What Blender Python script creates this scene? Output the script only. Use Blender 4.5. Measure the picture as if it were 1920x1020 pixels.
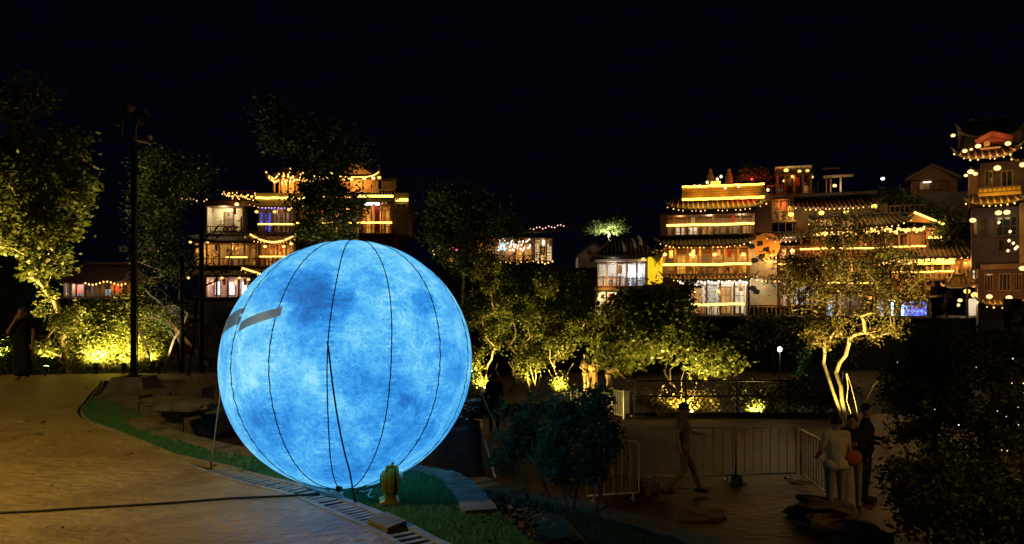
import bpy, math, random
import numpy as np
from mathutils import Vector, Matrix
R = math.radians
sc = bpy.context.scene
col = sc.collection
for o in list(bpy.data.objects):
    bpy.data.objects.remove(o)

# ---------------------------------------------------------------- camera, sky, light, exposure
CAM_Z, FPX, HY = 1.6, 1350.0, 580.0        # eye height, focal length in photo pixels, horizon row
cd = bpy.data.cameras.new('camera'); cam = bpy.data.objects.new('camera', cd); col.objects.link(cam)
cd.sensor_width = 36; cd.lens = 36 * FPX / 1920
cd.shift_y = (HY - 510) / 1920
cd.clip_start = .1; cd.clip_end = 2000
cam.location = (0, 0, CAM_Z); cam.rotation_euler = (R(90), 0, 0)
sc.camera = cam

world = bpy.data.worlds.new('World'); sc.world = world; world.use_nodes = True
wn = world.node_tree.nodes; wn.clear()
wo = wn.new('ShaderNodeOutputWorld'); wb = wn.new('ShaderNodeBackground')
wb.inputs[0].default_value = (.2, .28, .85, 1); wb.inputs[1].default_value = .0034
world.node_tree.links.new(wb.outputs[0], wo.inputs[0])

sc.view_settings.view_transform = 'Standard'
sc.view_settings.look = 'None'
sc.view_settings.exposure = 0.0
sc.view_settings.gamma = 1.0
sc.render.engine = 'CYCLES'
sc.cycles.use_denoising = True
sc.cycles.max_bounces = 5; sc.cycles.diffuse_bounces = 2; sc.cycles.glossy_bounces = 2
sc.cycles.transmission_bounces = 2; sc.cycles.transparent_max_bounces = 6
sc.cycles.sample_clamp_indirect = 2.0
sc.cycles.use_light_tree = True
sc.cycles.caustics_reflective = False; sc.cycles.caustics_refractive = False

def P(px, py, Y):
    return Vector(((px - 960) / FPX * Y, Y, CAM_Z - (py - HY) / FPX * Y))
def G(px, py, z=0.0):
    Y = (CAM_Z - z) * FPX / (py - HY)
    return Vector(((px - 960) / FPX * Y, Y, z))

# ---------------------------------------------------------------- materials
MATS = {}
def nt(name):
    m = bpy.data.materials.new(name); m.use_nodes = True
    n = m.node_tree.nodes; l = m.node_tree.links
    return m, n, l, n['Principled BSDF']
def ramp(n, stops):
    r = n.new('ShaderNodeValToRGB'); e = r.color_ramp.elements
    while len(e) < len(stops): e.new(.5)
    for k, (p, c) in enumerate(stops):
        e[k].position = p; e[k].color = (*c, 1)
    return r
def noisemat(name, c1, c2, scale=3., rough=.8, bump=.3, detail=6, spec=.3, stretch=None, metal=0., bscale=None):
    if name in MATS: return MATS[name]
    m, n, l, b = nt(name)
    tc = n.new('ShaderNodeTexCoord'); src = tc.outputs['Object']
    if stretch:
        mp = n.new('ShaderNodeMapping'); mp.inputs['Scale'].default_value = stretch
        l.new(src, mp.inputs[0]); src = mp.outputs[0]
    nz = n.new('ShaderNodeTexNoise'); nz.inputs['Scale'].default_value = scale; nz.inputs['Detail'].default_value = detail
    nz.inputs['Roughness'].default_value = .65
    l.new(src, nz.inputs['Vector'])
    r = ramp(n, [(.32, c1), (.68, c2)]); l.new(nz.outputs['Fac'], r.inputs[0])
    l.new(r.outputs[0], b.inputs['Base Color'])
    b.inputs['Roughness'].default_value = rough; b.inputs['Specular IOR Level'].default_value = spec
    b.inputs['Metallic'].default_value = metal
    if bump:
        n2 = n.new('ShaderNodeTexNoise'); n2.inputs['Scale'].default_value = bscale or scale * 4; n2.inputs['Detail'].default_value = 5
        l.new(src, n2.inputs['Vector'])
        bp = n.new('ShaderNodeBump'); bp.inputs['Strength'].default_value = bump; bp.inputs['Distance'].default_value = .02
        l.new(n2.outputs['Fac'], bp.inputs['Height']); l.new(bp.outputs[0], b.inputs['Normal'])
    MATS[name] = m; return m
def emit(name, c, s, var=0., scale=2., sample=True, base=(.1, .08, .05)):
    """something that gives off light; var = patchiness of what is seen glowing"""
    if name in MATS: return MATS[name]
    m, n, l, b = nt(name)
    b.inputs['Base Color'].default_value = (*base, 1)
    b.inputs['Emission Color'].default_value = (*c, 1); b.inputs['Emission Strength'].default_value = s
    if var:
        tc = n.new('ShaderNodeTexCoord'); nz = n.new('ShaderNodeTexNoise'); nz.inputs['Scale'].default_value = scale
        nz.inputs['Detail'].default_value = 4
        l.new(tc.outputs['Object'], nz.inputs['Vector'])
        mr = n.new('ShaderNodeMapRange'); mr.inputs['From Min'].default_value = .35; mr.inputs['From Max'].default_value = .65
        mr.inputs['To Min'].default_value = s * (1 - var); mr.inputs['To Max'].default_value = s * (1 + var * .4)
        l.new(nz.outputs['Fac'], mr.inputs['Value']); l.new(mr.outputs[0], b.inputs['Emission Strength'])
    m.cycles.emission_sampling = 'FRONT' if sample else 'NONE'
    MATS[name] = m; return m
def leafmat(name, c1, c2, transl=.35, rough=.5):
    if name in MATS: return MATS[name]
    m, n, l, b = nt(name)
    g = n.new('ShaderNodeNewGeometry')
    r = ramp(n, [(0, c1), (1, c2)]); l.new(g.outputs['Random Per Island'], r.inputs[0])
    l.new(r.outputs[0], b.inputs['Base Color'])
    b.inputs['Roughness'].default_value = rough; b.inputs['Specular IOR Level'].default_value = .3
    t = n.new('ShaderNodeBsdfTranslucent'); l.new(r.outputs[0], t.inputs['Color'])
    mx = n.new('ShaderNodeMixShader'); mx.inputs[0].default_value = transl
    l.new(b.outputs[0], mx.inputs[1]); l.new(t.outputs[0], mx.inputs[2])
    l.new(mx.outputs[0], n['Material Output'].inputs['Surface'])
    MATS[name] = m; return m

BLACK = noisemat('black_metal', (.012, .012, .013), (.02, .02, .02), 20, .45, .05, metal=.3)
STEEL = noisemat('galvanised_steel', (.42, .42, .42), (.6, .6, .58), 30, .35, .05, metal=.45)
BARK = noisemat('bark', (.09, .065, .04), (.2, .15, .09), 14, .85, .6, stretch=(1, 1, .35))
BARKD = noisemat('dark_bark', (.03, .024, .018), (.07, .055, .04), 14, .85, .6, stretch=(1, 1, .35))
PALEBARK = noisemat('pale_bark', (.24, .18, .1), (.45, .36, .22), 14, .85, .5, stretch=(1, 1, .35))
STONE = noisemat('grey_stone', (.08, .075, .06), (.22, .2, .165), 3.5, .75, .7)
WETSTONE = noisemat('worn_paving_stone', (.13, .13, .12), (.32, .31, .29), 4, .5, .6)
SOIL = noisemat('dark_soil', (.025, .02, .014), (.06, .045, .03), 2.5, .95, .8)
ROCK = noisemat('boulder_stone', (.06, .045, .03), (.18, .13, .075), 3, .8, .9)
WOOD = noisemat('dark_timber', (.06, .03, .015), (.14, .07, .035), 5, .65, .3, stretch=(6, 6, .6))
WOODM = noisemat('brown_timber', (.16, .08, .035), (.3, .16, .07), 5, .6, .3, stretch=(6, 6, .6))
WOODL = noisemat('honey_timber', (.34, .19, .07), (.5, .3, .12), 5, .6, .3, stretch=(6, 6, .6))
CREAM = noisemat('cream_plaster', (.42, .36, .26), (.64, .58, .45), 1.2, .85, .15)
WHITEP = noisemat('white_plaster', (.66, .64, .6), (.8, .79, .76), 1.2, .85, .15)
PINKP = noisemat('pink_plaster', (.55, .32, .25), (.68, .42, .34), 1.5, .8, .15)
BROWNP = noisemat('brown_plaster', (.11, .07, .04), (.2, .13, .075), 1.2, .85, .2)
GREYW = noisemat('grey_stone_wall', (.1, .1, .1), (.2, .19, .18), .8, .85, .6)
TILE = noisemat('grey_roof_tile', (.05, .045, .04), (.13, .11, .095), 4, .7, .4)
PURPW = noisemat('weathered_purple_timber', (.045, .028, .036), (.11, .07, .085), 3, .7, .4, stretch=(.8, .8, 14))
REDW = noisemat('red_lacquer', (.4, .04, .02), (.55, .08, .04), 4, .45, .1)
GLASSD = noisemat('dark_glass', (.015, .016, .02), (.03, .03, .035), 2, .08, 0, spec=.8)
YELP = noisemat('yellow_moulded_plastic', (.92, .5, .012), (.98, .58, .02), 8, .4, .08)
CABLE = noisemat('black_rubber', (.01, .01, .012), (.02, .02, .022), 20, .55, 0)
WHITEC = noisemat('white_plastic', (.6, .6, .58), (.75, .75, .72), 12, .4, 0)

LED = emit('warm_led_strip', (1, .58, .1), 4.0)
LEDY = emit('yellow_green_led_strip', (1, .74, .12), 3.6)
LEDR = emit('string_bulb', (1, .5, .11), 3.2, sample=False)
LEDW = emit('white_led', (.85, .93, 1), 6.0)
LANT = emit('lantern_glow', (1, .56, .12), 1.9)
LANTW = emit('cream_lantern_glow', (1, .66, .24), 1.9)
WARMWIN = emit('warm_lit_room', (1, .42, .08), .45, .75, 1.3)
AMBWIN = emit('amber_lit_room', (1, .42, .05), .85, .6, 1.1)
CREAMWIN = emit('cream_lit_room', (1, .82, .5), .8, .5, 1.2)
DIMWIN = emit('dim_lit_room', (1, .5, .2), .12, .8, 1.4)
COOLWIN = emit('cool_lit_room', (.7, .85, 1), .9, .7, 2.2)
WHITEWIN = emit('white_lit_doorway', (1, .95, .97), 2.2)
BLUEWIN = emit('blue_lit_panel', (.1, .13, .95), .7, .6, 2)

# ---------------------------------------------------------------- mesh collecting
class MB:
    def __init__(s): s.v = []; s.f = []; s.m = []
    def add(s, vs, fs, mi=0):
        o = len(s.v); s.v += [tuple(v) for v in vs]; s.f += [tuple(i + o for i in f) for f in fs]; s.m += [mi] * len(fs); return s
    def box(s, x0, x1, y0, y1, z0, z1, mi=0):
        return s.add([(x0, y0, z0), (x1, y0, z0), (x1, y1, z0), (x0, y1, z0), (x0, y0, z1), (x1, y0, z1), (x1, y1, z1), (x0, y1, z1)],
                     [(3, 2, 1, 0), (4, 5, 6, 7), (0, 1, 5, 4), (1, 2, 6, 5), (2, 3, 7, 6), (3, 0, 4, 7)], mi)
    def bar(s, a, b, w, h=None, mi=0):
        """square bar from a to b"""
        a = Vector(a); b = Vector(b); h = h or w
        d = (b - a).normalized(); up = Vector((0, 0, 1)) if abs(d.z) < .95 else Vector((0, 1, 0))
        x = d.cross(up).normalized(); y = x.cross(d).normalized()
        vs = []
        for p in (a, b):
            for i, j in ((-1, -1), (1, -1), (1, 1), (-1, 1)): vs.append(p + x * (i * w / 2) + y * (j * h / 2))
        return s.add(vs, [(3, 2, 1, 0), (4, 5, 6, 7), (0, 1, 5, 4), (1, 2, 6, 5), (2, 3, 7, 6), (3, 0, 4, 7)], mi)
    def tube(s, pts, rad, n=8, cap=True, mi=0):
        pts = [Vector(p) for p in pts]; k = len(pts)
        if not hasattr(rad, '__len__'): rad = [rad] * k
        vs = []; fs = []; px = None
        for i, p in enumerate(pts):
            d = (pts[min(i + 1, k - 1)] - pts[max(i - 1, 0)])
            d = d.normalized() if d.length > 1e-9 else Vector((0, 0, 1))
            if px is None:
                up = Vector((0, 0, 1)) if abs(d.z) < .9 else Vector((1, 0, 0))
                x = d.cross(up).normalized()
            else:
                x = (px - d * px.dot(d)).normalized()
            px = x; y = d.cross(x)
            for j in range(n):
                a = 2 * math.pi * j / n
                vs.append(p + (x * math.cos(a) + y * math.sin(a)) * rad[i])
        for i in range(k - 1):
            for j in range(n):
                j2 = (j + 1) % n
                fs.append((i * n + j, i * n + j2, (i + 1) * n + j2, (i + 1) * n + j))
        if cap: fs += [tuple(range(n))[::-1], tuple(range((k - 1) * n, k * n))]
        return s.add(vs, fs, mi)
    def lathe(s, prof, n=12, c=(0, 0, 0), mi=0):
        """prof: list of (r, z)"""
        vs = []; fs = []; k = len(prof)
        for r, z in prof:
            for j in range(n):
                a = 2 * math.pi * j / n; vs.append((c[0] + r * math.cos(a), c[1] + r * math.sin(a), c[2] + z))
        for i in range(k - 1):
            for j in range(n):
                j2 = (j + 1) % n; fs.append((i * n + j, i * n + j2, (i + 1) * n + j2, (i + 1) * n + j))
        fs += [tuple(range(n))[::-1], tuple(range((k - 1) * n, k * n))]
        return s.add(vs, fs, mi)
    def prism(s, poly, z0, z1, mi=0):
        """poly: list of (x, y), counter-clockwise"""
        n = len(poly)
        vs = [(x, y, z0) for x, y in poly] + [(x, y, z1) for x, y in poly]
        fs = [tuple(range(n))[::-1], tuple(range(n, 2 * n))] + [(i, (i + 1) % n, (i + 1) % n + n, i + n) for i in range(n)]
        return s.add(vs, fs, mi)
    def vprism(s, poly, y0, y1, mi=0):
        """poly: list of (x, z), extruded along y"""
        n = len(poly)
        vs = [(x, y0, z) for x, z in poly] + [(x, y1, z) for x, z in poly]
        fs = [tuple(range(n)), tuple(range(n, 2 * n))[::-1]] + [(i, i + n, (i + 1) % n + n, (i + 1) % n) for i in range(n)]
        return s.add(vs, fs, mi)
    def mesh(s, name, mats, smooth=False):
        me = bpy.data.meshes.new(name)
        me.from_pydata(s.v, [], s.f)
        for m in (mats if isinstance(mats, (list, tuple)) else [mats]): me.materials.append(m)
        if any(s.m): me.polygons.foreach_set('material_index', s.m)
        if smooth: me.polygons.foreach_set('use_smooth', [True] * len(me.polygons))
        me.update(); return me
    def build(s, name, mats, parent=None, smooth=False, loc=None):
        return link(name, s.mesh(name, mats, smooth), parent, loc)
def link(name, me, parent=None, loc=None, rot=None, scale=None):
    o = bpy.data.objects.new(name, me); col.objects.link(o); o.parent = parent
    if loc is not None: o.location = loc
    if rot is not None: o.rotation_euler = rot
    if scale is not None: o.scale = scale
    return o
def tag(o, label=None, cat=None, group=None, kind=None):
    if label: o['label'] = label
    if cat: o['category'] = cat
    if group: o['group'] = group
    if kind: o['kind'] = kind
    return o
def empty(name, loc=(0, 0, 0), rz=0., label=None, cat=None, group=None):
    o = bpy.data.objects.new(name, None); col.objects.link(o)
    o.location = loc; o.rotation_euler = (0, 0, rz); o.empty_display_size = .2
    return tag(o, label, cat, group)
def point(parent, loc, watts, c=(1, .7, .3), size=.08):
    d = bpy.data.lights.new('lamp_light', 'POINT'); d.energy = watts; d.color = c; d.shadow_soft_size = size
    o = bpy.data.objects.new('lamp_light', d); col.objects.link(o); o.parent = parent; o.location = loc; return o
def spot(parent, loc, target, watts, c=(1, .72, .22), angle=100, blend=.8, size=.05):
    d = bpy.data.lights.new('lamp_light', 'SPOT'); d.energy = watts; d.color = c; d.shadow_soft_size = size
    d.spot_size = R(angle); d.spot_blend = blend
    o = bpy.data.objects.new('lamp_light', d); col.objects.link(o); o.parent = parent; o.location = loc
    o.rotation_euler = (Vector(target) - Vector(loc)).to_track_quat('-Z', 'Y').to_euler(); return o
def npmesh(name, v, f, mat, smooth=False):
    """v (n,3) array, f (m,k) array"""
    me = bpy.data.meshes.new(name); k = f.shape[1]
    me.vertices.add(len(v)); me.vertices.foreach_set('co', np.ascontiguousarray(v, dtype=np.float32).ravel())
    me.loops.add(f.size); me.loops.foreach_set('vertex_index', np.ascontiguousarray(f, dtype=np.int32).ravel())
    me.polygons.add(len(f)); me.polygons.foreach_set('loop_start', np.arange(0, f.size, k, dtype=np.int32))
    if smooth: me.polygons.foreach_set('use_smooth', np.ones(len(f), dtype=bool))
    me.materials.append(mat); me.update(calc_edges=True); return me

# ---------------------------------------------------------------- plants
def leaf_cloud(rng, centres, sig, n, size, flat=.6, droop=0.):
    """n leaves gathered about the centres; each a folded four-cornered blade"""
    c = centres[rng.integers(0, len(centres), n)]
    p = c + rng.normal(0, 1, (n, 3)) * np.asarray(sig)
    d = rng.normal(0, 1, (n, 3)); d[:, 2] = d[:, 2] * flat - droop
    d /= np.linalg.norm(d, axis=1)[:, None] + 1e-9
    q = rng.normal(0, 1, (n, 3)); w = np.cross(d, q); w /= np.linalg.norm(w, axis=1)[:, None] + 1e-9
    nn = np.cross(d, w)
    s = size * rng.uniform(.55, 1.3, n)[:, None]
    v = np.stack([p, p + d * s * .5 + w * s * .27 + nn * s * .08, p + d * s, p + d * s * .45 - w * s * .27 + nn * s * .08], 1)
    return v.reshape(-1, 3), np.arange(4 * n).reshape(-1, 4)
def skeleton(rng, base, fork, targets, r_tip=.008, wob=.08, power=.42, stems=1, stem_spread=.12, upright=0.):
    """branch nodes that grow from the stem towards every target"""
    base = np.array(base, float); fork = np.array(fork, float)
    nodes = []; par = []
    for k in range(stems):
        off = rng.normal(0, stem_spread, 3) * (k > 0); off[2] = 0
        f2 = fork + rng.normal(0, 1, 3) * np.array([1, 1, .3]) * np.linalg.norm(fork - base) * .28 * (stems > 1)
        last = -1
        for t in np.linspace(0, 1, 6):
            p = base + off + (f2 - base - off) * t + rng.normal(0, wob, 3) * (t > 0) * .6 * np.array([1, 1, .2])
            nodes.append(p); par.append(last); last = len(nodes) - 1
    tg = sorted(targets, key=lambda t: np.linalg.norm(t - fork))
    for t in tg:
        A = np.array(nodes); dd = np.linalg.norm(A - t, axis=1) + 1.2 * np.maximum(A[:, 2] - t[2], 0) - .15 * (A[:, 2] - base[2]) + upright * np.linalg.norm(A[:, :2] - t[:2], axis=1)
        dd[[i for i, q in enumerate(par) if q < 0]] += 5
        j = int(np.argmin(dd)); a = A[j]; L = np.linalg.norm(t - a)
        k = max(2, min(6, int(L / .35) + 1)); last = j
        for i in range(1, k + 1):
            u = i / k; p = a + (t - a) * u + rng.normal(0, wob * min(1, L), 3) * (u < 1) + np.array([0, 0, .06 * L * math.sin(math.pi * u)])
            nodes.append(p); par.append(last); last = len(nodes) - 1
    n = len(nodes); cnt = np.zeros(n); kids = np.zeros(n, int)
    for q in par:
        if q >= 0: kids[q] += 1
    for i in range(n - 1, -1, -1):
        if kids[i] == 0: cnt[i] += 1
        if par[i] >= 0: cnt[par[i]] += cnt[i]
    rad = r_tip * np.maximum(cnt, 1) ** power
    return np.array(nodes), par, rad
def limb_mesh(name, nodes, par, rad, mat, n=6):
    vs = []; fs = []
    for i, q in enumerate(par):
        if q < 0: continue
        a, b = nodes[q], nodes[i]; d = b - a; L = np.linalg.norm(d)
        if L < 1e-6: continue
        d = d / L; up = np.array([0, 0, 1.]) if abs(d[2]) < .9 else np.array([1., 0, 0])
        x = np.cross(d, up); x /= np.linalg.norm(x); y = np.cross(d, x)
        o = len(vs); r0 = min(rad[q], rad[i] * 1.5); r1 = rad[i]
        for p, r in ((a - d * r0 * .3, r0), (b + d * r1 * .3, r1)):
            for j in range(n):
                w = 2 * math.pi * j / n; vs.append(p + (x * math.cos(w) + y * math.sin(w)) * r)
        for j in range(n): fs.append((o + j, o + (j + 1) % n, o + n + (j + 1) % n, o + n + j))
    return npmesh(name, np.array(vs), np.array(fs), mat, True)
def in_blobs(rng, blobs, k):
    """k points through the volume of the given ellipsoids ((x,y,z),(rx,ry,rz))"""
    vol = np.array([b[1][0] * b[1][1] * b[1][2] for b in blobs]) ** .8; vol /= vol.sum()
    out = []
    for _ in range(k):
        b = blobs[rng.choice(len(blobs), p=vol)]
        d = rng.normal(0, 1, 3); d /= np.linalg.norm(d); r = rng.uniform(.12, 1) ** .45
        out.append(np.array(b[0]) + d * r * np.array(b[1]))
    return np.array(out)
def plant(name, label, cat, base, fork, blobs, clumps, leaves, size, sig, leaf, bark=BARK, seed=1, r_tip=.008, power=.42,
          stems=1, stem_spread=.12, group=None, flat=.6, droop=0., wob=.08, crown='crown', trunk='trunk', extra=None, upright=0.):
    rng = np.random.default_rng(seed); base = np.array(base, float)
    root = empty(name, tuple(base), 0, label, cat, group)
    T = in_blobs(rng, [(np.array(b[0]) - base, b[1]) for b in blobs], clumps)
    if extra is not None: T = np.vstack([T, np.array(extra) - base])
    nodes, par, rad = skeleton(rng, (0, 0, -.05), np.array(fork) - base, T, r_tip, wob, power, stems, stem_spread, upright)
    link(trunk, limb_mesh(trunk, nodes, par, rad, bark), root)
    v, f = leaf_cloud(rng, T, sig, leaves, size, flat, droop)
    tag(link(crown, npmesh(crown, v, f, leaf), root), kind='stuff')
    return root

# ---------------------------------------------------------------- the ground
def structure(name, mb, mat, parent=None):
    o = mb.build(name, mat, parent)
    if parent is None: o['kind'] = 'structure'
    return o
EDGE = [(1.4, 2.9), (.55, 3.85), (.05, 4.45), (-.436, 4.91), (-.81, 5.42), (-1.35, 6.02), (-1.73, 6.42), (-2.52, 7.02), (-3.17, 7.5), (-4.06, 8.3),
        (-5.11, 9.39), (-6.0, 10.28), (-6.75, 11.3), (-7.3, 12.4), (-7.9, 13.6), (-8.7, 15.3), (-9.2, 16.25)]
STRIP1 = [(-7.15, 12.75), (-6.2, 11.7), (-5.5, 10.8), (-4.97, 10.0), (-4.19, 9.25), (-3.5, 8.6), (-2.9, 8.2), (-2.0, 7.8), (-1.07, 7.4), (-.57, 7.0),
          (-.27, 6.3), (-.08, 5.6), (.25, 4.75), (.8, 3.9), (1.6, 3.2)]
STRIP2 = [(-6.6, 16.4), (-4.6, 15.3), (-3, 13.4), (-1.7, 11.6), (-.7, 9.8), (0, 8.85), (.6, 8.3), (1.15, 7.8), (1.9, 6.9), (2.6, 5.6), (3.2, 4.2), (3.8, 2.9)]
def resample(pts, step):
    p = [Vector((x, y)) for x, y in pts]; out = [p[0]]; carry = 0.
    # smooth by Catmull-Rom, then walk
    fine = []
    for i in range(len(p) - 1):
        a, b, c, d = p[max(i - 1, 0)], p[i], p[i + 1], p[min(i + 2, len(p) - 1)]
        for k in range(12):
            t = k / 12
            fine.append(.5 * ((2 * b) + (c - a) * t + (2 * a - 5 * b + 4 * c - d) * t * t + (3 * b - a - 3 * c + d) * t ** 3))
    fine.append(p[-1]); out = [fine[0]]; acc = 0
    for i in range(1, len(fine)):
        acc += (fine[i] - fine[i - 1]).length
        if acc >= step: out.append(fine[i]); acc = 0
    return out
def kerbw(y, full=.3): return full * min(1, max(.27, 1 - (y - 7.1) / 1.1))
def offset(pts, d, taper=False):
    out = []; d0 = d
    for i, p in enumerate(pts):
        if taper: d = d0 * kerbw(p.y, 1.)
        t = (pts[min(i + 1, len(pts) - 1)] - pts[max(i - 1, 0)]).normalized()
        out.append(p + Vector((t.y, -t.x)) * d)
    return out

EDGE = [(p.x, p.y) for p in offset([Vector(q) for q in EDGE], -.3, True)]      # the kerb lies inside the traced edge
# stamped concrete of the walk
def path_mat():
    m, n, l, b = nt('stamped_path')
    tc = n.new('ShaderNodeTexCoord')
    mp = n.new('ShaderNodeMapping'); mp.inputs['Scale'].default_value = (.85, 1.25, 1); mp.inputs['Rotation'].default_value = (0, 0, .3); l.new(tc.outputs['Object'], mp.inputs[0])
    big = n.new('ShaderNodeTexNoise'); big.inputs['Scale'].default_value = 1.1; big.inputs['Detail'].default_value = 9; big.inputs['Roughness'].default_value = .68
    big.inputs['Distortion'].default_value = .6; l.new(mp.outputs[0], big.inputs['Vector'])
    r = ramp(n, [(.3, (.13, .09, .05)), (.5, (.26, .185, .11)), (.72, (.4, .3, .19))]); l.new(big.outputs['Fac'], r.inputs[0])
    l.new(r.outputs[0], b.inputs['Base Color'])
    vo = n.new('ShaderNodeTexVoronoi'); vo.feature = 'DISTANCE_TO_EDGE'; vo.inputs['Scale'].default_value = 1.7
    mp2 = n.new('ShaderNodeMapping'); mp2.inputs['Scale'].default_value = (.8, 1.3, 1)
    dn = n.new('ShaderNodeTexNoise'); dn.inputs['Scale'].default_value = 2.2; dn.inputs['Detail'].default_value = 5; l.new(tc.outputs['Object'], dn.inputs['Vector'])
    ad = n.new('ShaderNodeMixRGB'); ad.blend_type = 'ADD'; ad.inputs[0].default_value = .5
    l.new(tc.outputs['Object'], mp2.inputs[0]); l.new(mp2.outputs[0], ad.inputs[1]); l.new(dn.outputs['Color'], ad.inputs[2]); l.new(ad.outputs[0], vo.inputs['Vector'])
    cr = ramp(n, [(0, (0, 0, 0)), (.05, (1, 1, 1))]); l.new(vo.outputs['Distance'], cr.inputs[0])
    fine = n.new('ShaderNodeTexNoise'); fine.inputs['Scale'].default_value = 10; fine.inputs['Detail'].default_value = 8; fine.inputs['Distortion'].default_value = .25
    l.new(mp.outputs[0], fine.inputs['Vector'])
    mx = n.new('ShaderNodeMath'); mx.operation = 'MULTIPLY_ADD'; mx.inputs[1].default_value = .1
    l.new(cr.outputs[0], mx.inputs[0]); l.new(fine.outputs['Fac'], mx.inputs[2])
    bp = n.new('ShaderNodeBump'); bp.inputs['Strength'].default_value = 1.; bp.inputs['Distance'].default_value = .055
    l.new(mx.outputs[0], bp.inputs['Height']); l.new(bp.outputs[0], b.inputs['Normal'])
    rr = n.new('ShaderNodeMapRange'); rr.inputs['To Min'].default_value = .26; rr.inputs['To Max'].default_value = .55
    l.new(big.outputs['Fac'], rr.inputs['Value']); l.new(rr.outputs[0], b.inputs['Roughness'])
    return m
PATHM = path_mat()
E = resample(EDGE, .2)
poly = [(p.x, p.y) for p in E] + [(-7.3, 16.55), (-5.2, 16.9), (-5.0, 18.3), (-9, 18.0), (-13, 17.6), (-24, 17.0), (-24, -5), (5, -5), (3, 1)]
structure('path', MB().prism(poly[::-1], -2.2, 0), PATHM)

# drain along the walk's edge: a kerb with slotted covers, each slat its own piece
DRW = .3
def drain():
    root = empty('drain_channel'); root['kind'] = 'structure'
    K = resample(EDGE, .06)
    a = offset(K, .004); b = offset(K, DRW, True)
    mb = MB()
    i0 = 0
    # bed of the channel
    vs = []; fs = []
    for p, q in zip(a, b): vs += [(p.x, p.y, -.045), (q.x, q.y, -.045)]
    for i in range(len(a) - 1): fs.append((2 * i, 2 * i + 1, 2 * i + 3, 2 * i + 2))
    mb.add(vs, fs); mb.build('channel_bed', noisemat('drain_bed', (.006, .006, .006), (.015, .014, .012), 6, .9, .2), root)
    # two kerb rails, butting the slats
    for nm, d0, d1, z in (('inner_rail', .0, .055, .006), ('outer_rail', .235, .3, .012)):
        u = offset(K, d0 + .004, True); v = offset(K, d1, True); mb = MB(); vs = []; fs = []
        for p, q in zip(u, v): vs += [(p.x, p.y, -.3), (p.x, p.y, z), (q.x, q.y, z), (q.x, q.y, -.3)]
        for i in range(len(u) - 1):
            for j in range(4): fs.append((4 * i + j, 4 * i + (j + 1) % 4, 4 * i + 4 + (j + 1) % 4, 4 * i + 4 + j))
        mb.add(vs, fs); mb.build(nm, WETSTONE, root)
    me = MB().box(-.0235, .0235, -.09, .09, -.03, 0).mesh('grate_slat', WETSTONE)
    for i in range(3, len(K) - 2):
        p = K[i]
        if p.y > 7.1 or p.y < 3.2: continue
        t = (K[i + 1] - K[i - 1]).normalized(); nrm = Vector((t.y, -t.x)); c = p + nrm * .146
        ang = math.atan2(t.y, t.x)
        if 5.16 < p.y < 5.3: continue
        link('grate_slat', me, root, (c.x, c.y, .004 + random.Random(i).uniform(-.003, .003)), (0, 0, ang))
    # the tipped-up cover
    kk = min(range(1, len(K) - 1), key=lambda q: abs(K[q].y - 5.22)); t = (K[kk + 1] - K[kk - 1]).normalized(); c = K[kk] + Vector((t.y, -t.x)) * .15
    tip = link('drain_cover', MB().box(-.13, .13, -.085, .085, -.018, .018).mesh('drain_cover', noisemat('tan_cover', (.13, .115, .08), (.2, .175, .12), 8, .6, .3)), root, (c.x, c.y, .03), (R(-7), R(-3), math.atan2(t.y, t.x) + .1))
drain()

# lawn between walk and stone edging
S1 = resample(STRIP1, .25); S2 = resample(STRIP2, .3)
EO = offset(E, DRW + .004, True)
EOl = [p for p in EO if p.y < 13.0]
SOIL_G = noisemat('turf_soil', (.03, .08, .03), (.05, .12, .045), 6, .95, .6)
lawnpoly = [(p.x, p.y) for p in EOl] + [(p.x, p.y) for p in S1]
structure('lawn', MB().prism(lawnpoly[::-1] if False else lawnpoly, -.7, -.012), SOIL_G)
def inside(poly, x, y):
    c = np.zeros(len(x), bool); j = len(poly) - 1
    for i in range(len(poly)):
        xi, yi = poly[i]; xj, yj = poly[j]
        k = ((yi > y) != (yj > y)) & (x < (xj - xi) * (y - yi) / (yj - yi + 1e-12) + xi); c ^= k; j = i
    return c
def grass(name, label, poly, z, n, h, mat, seed):
    rng = np.random.default_rng(seed); a = np.array(poly); lo, hi = a.min(0), a.max(0)
    x = rng.uniform(lo[0], hi[0], n * 5); y = lo[1] + (hi[1] - lo[1]) * rng.uniform(0, 1, n * 5) ** 1.35
    k = inside(poly, x, y); x = x[k][:n]; y = y[k][:n]; m = len(x)
    ang = rng.uniform(0, 2 * math.pi, m); hh = h * rng.uniform(.5, 1.25, m); le = rng.normal(0, .45, (m, 2)) * hh[:, None]
    w = .0035
    dx, dy = np.cos(ang) * w, np.sin(ang) * w
    v = np.stack([np.stack([x - dx, y - dy, np.full(m, z)], 1), np.stack([x + dx, y + dy, np.full(m, z)], 1), np.stack([x + le[:, 0], y + le[:, 1], z + hh], 1)], 1).reshape(-1, 3)
    return tag(link(name, npmesh(name, v, np.arange(3 * m).reshape(-1, 3), mat)), label, 'grass', None, 'stuff')
GRASS = leafmat('turf_blade', (.06, .2, .075), (.11, .3, .11), .3)
grass('grass', 'short green turf around the glowing balloon', lawnpoly, -.014, 130000, .035, GRASS, 3)
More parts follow.
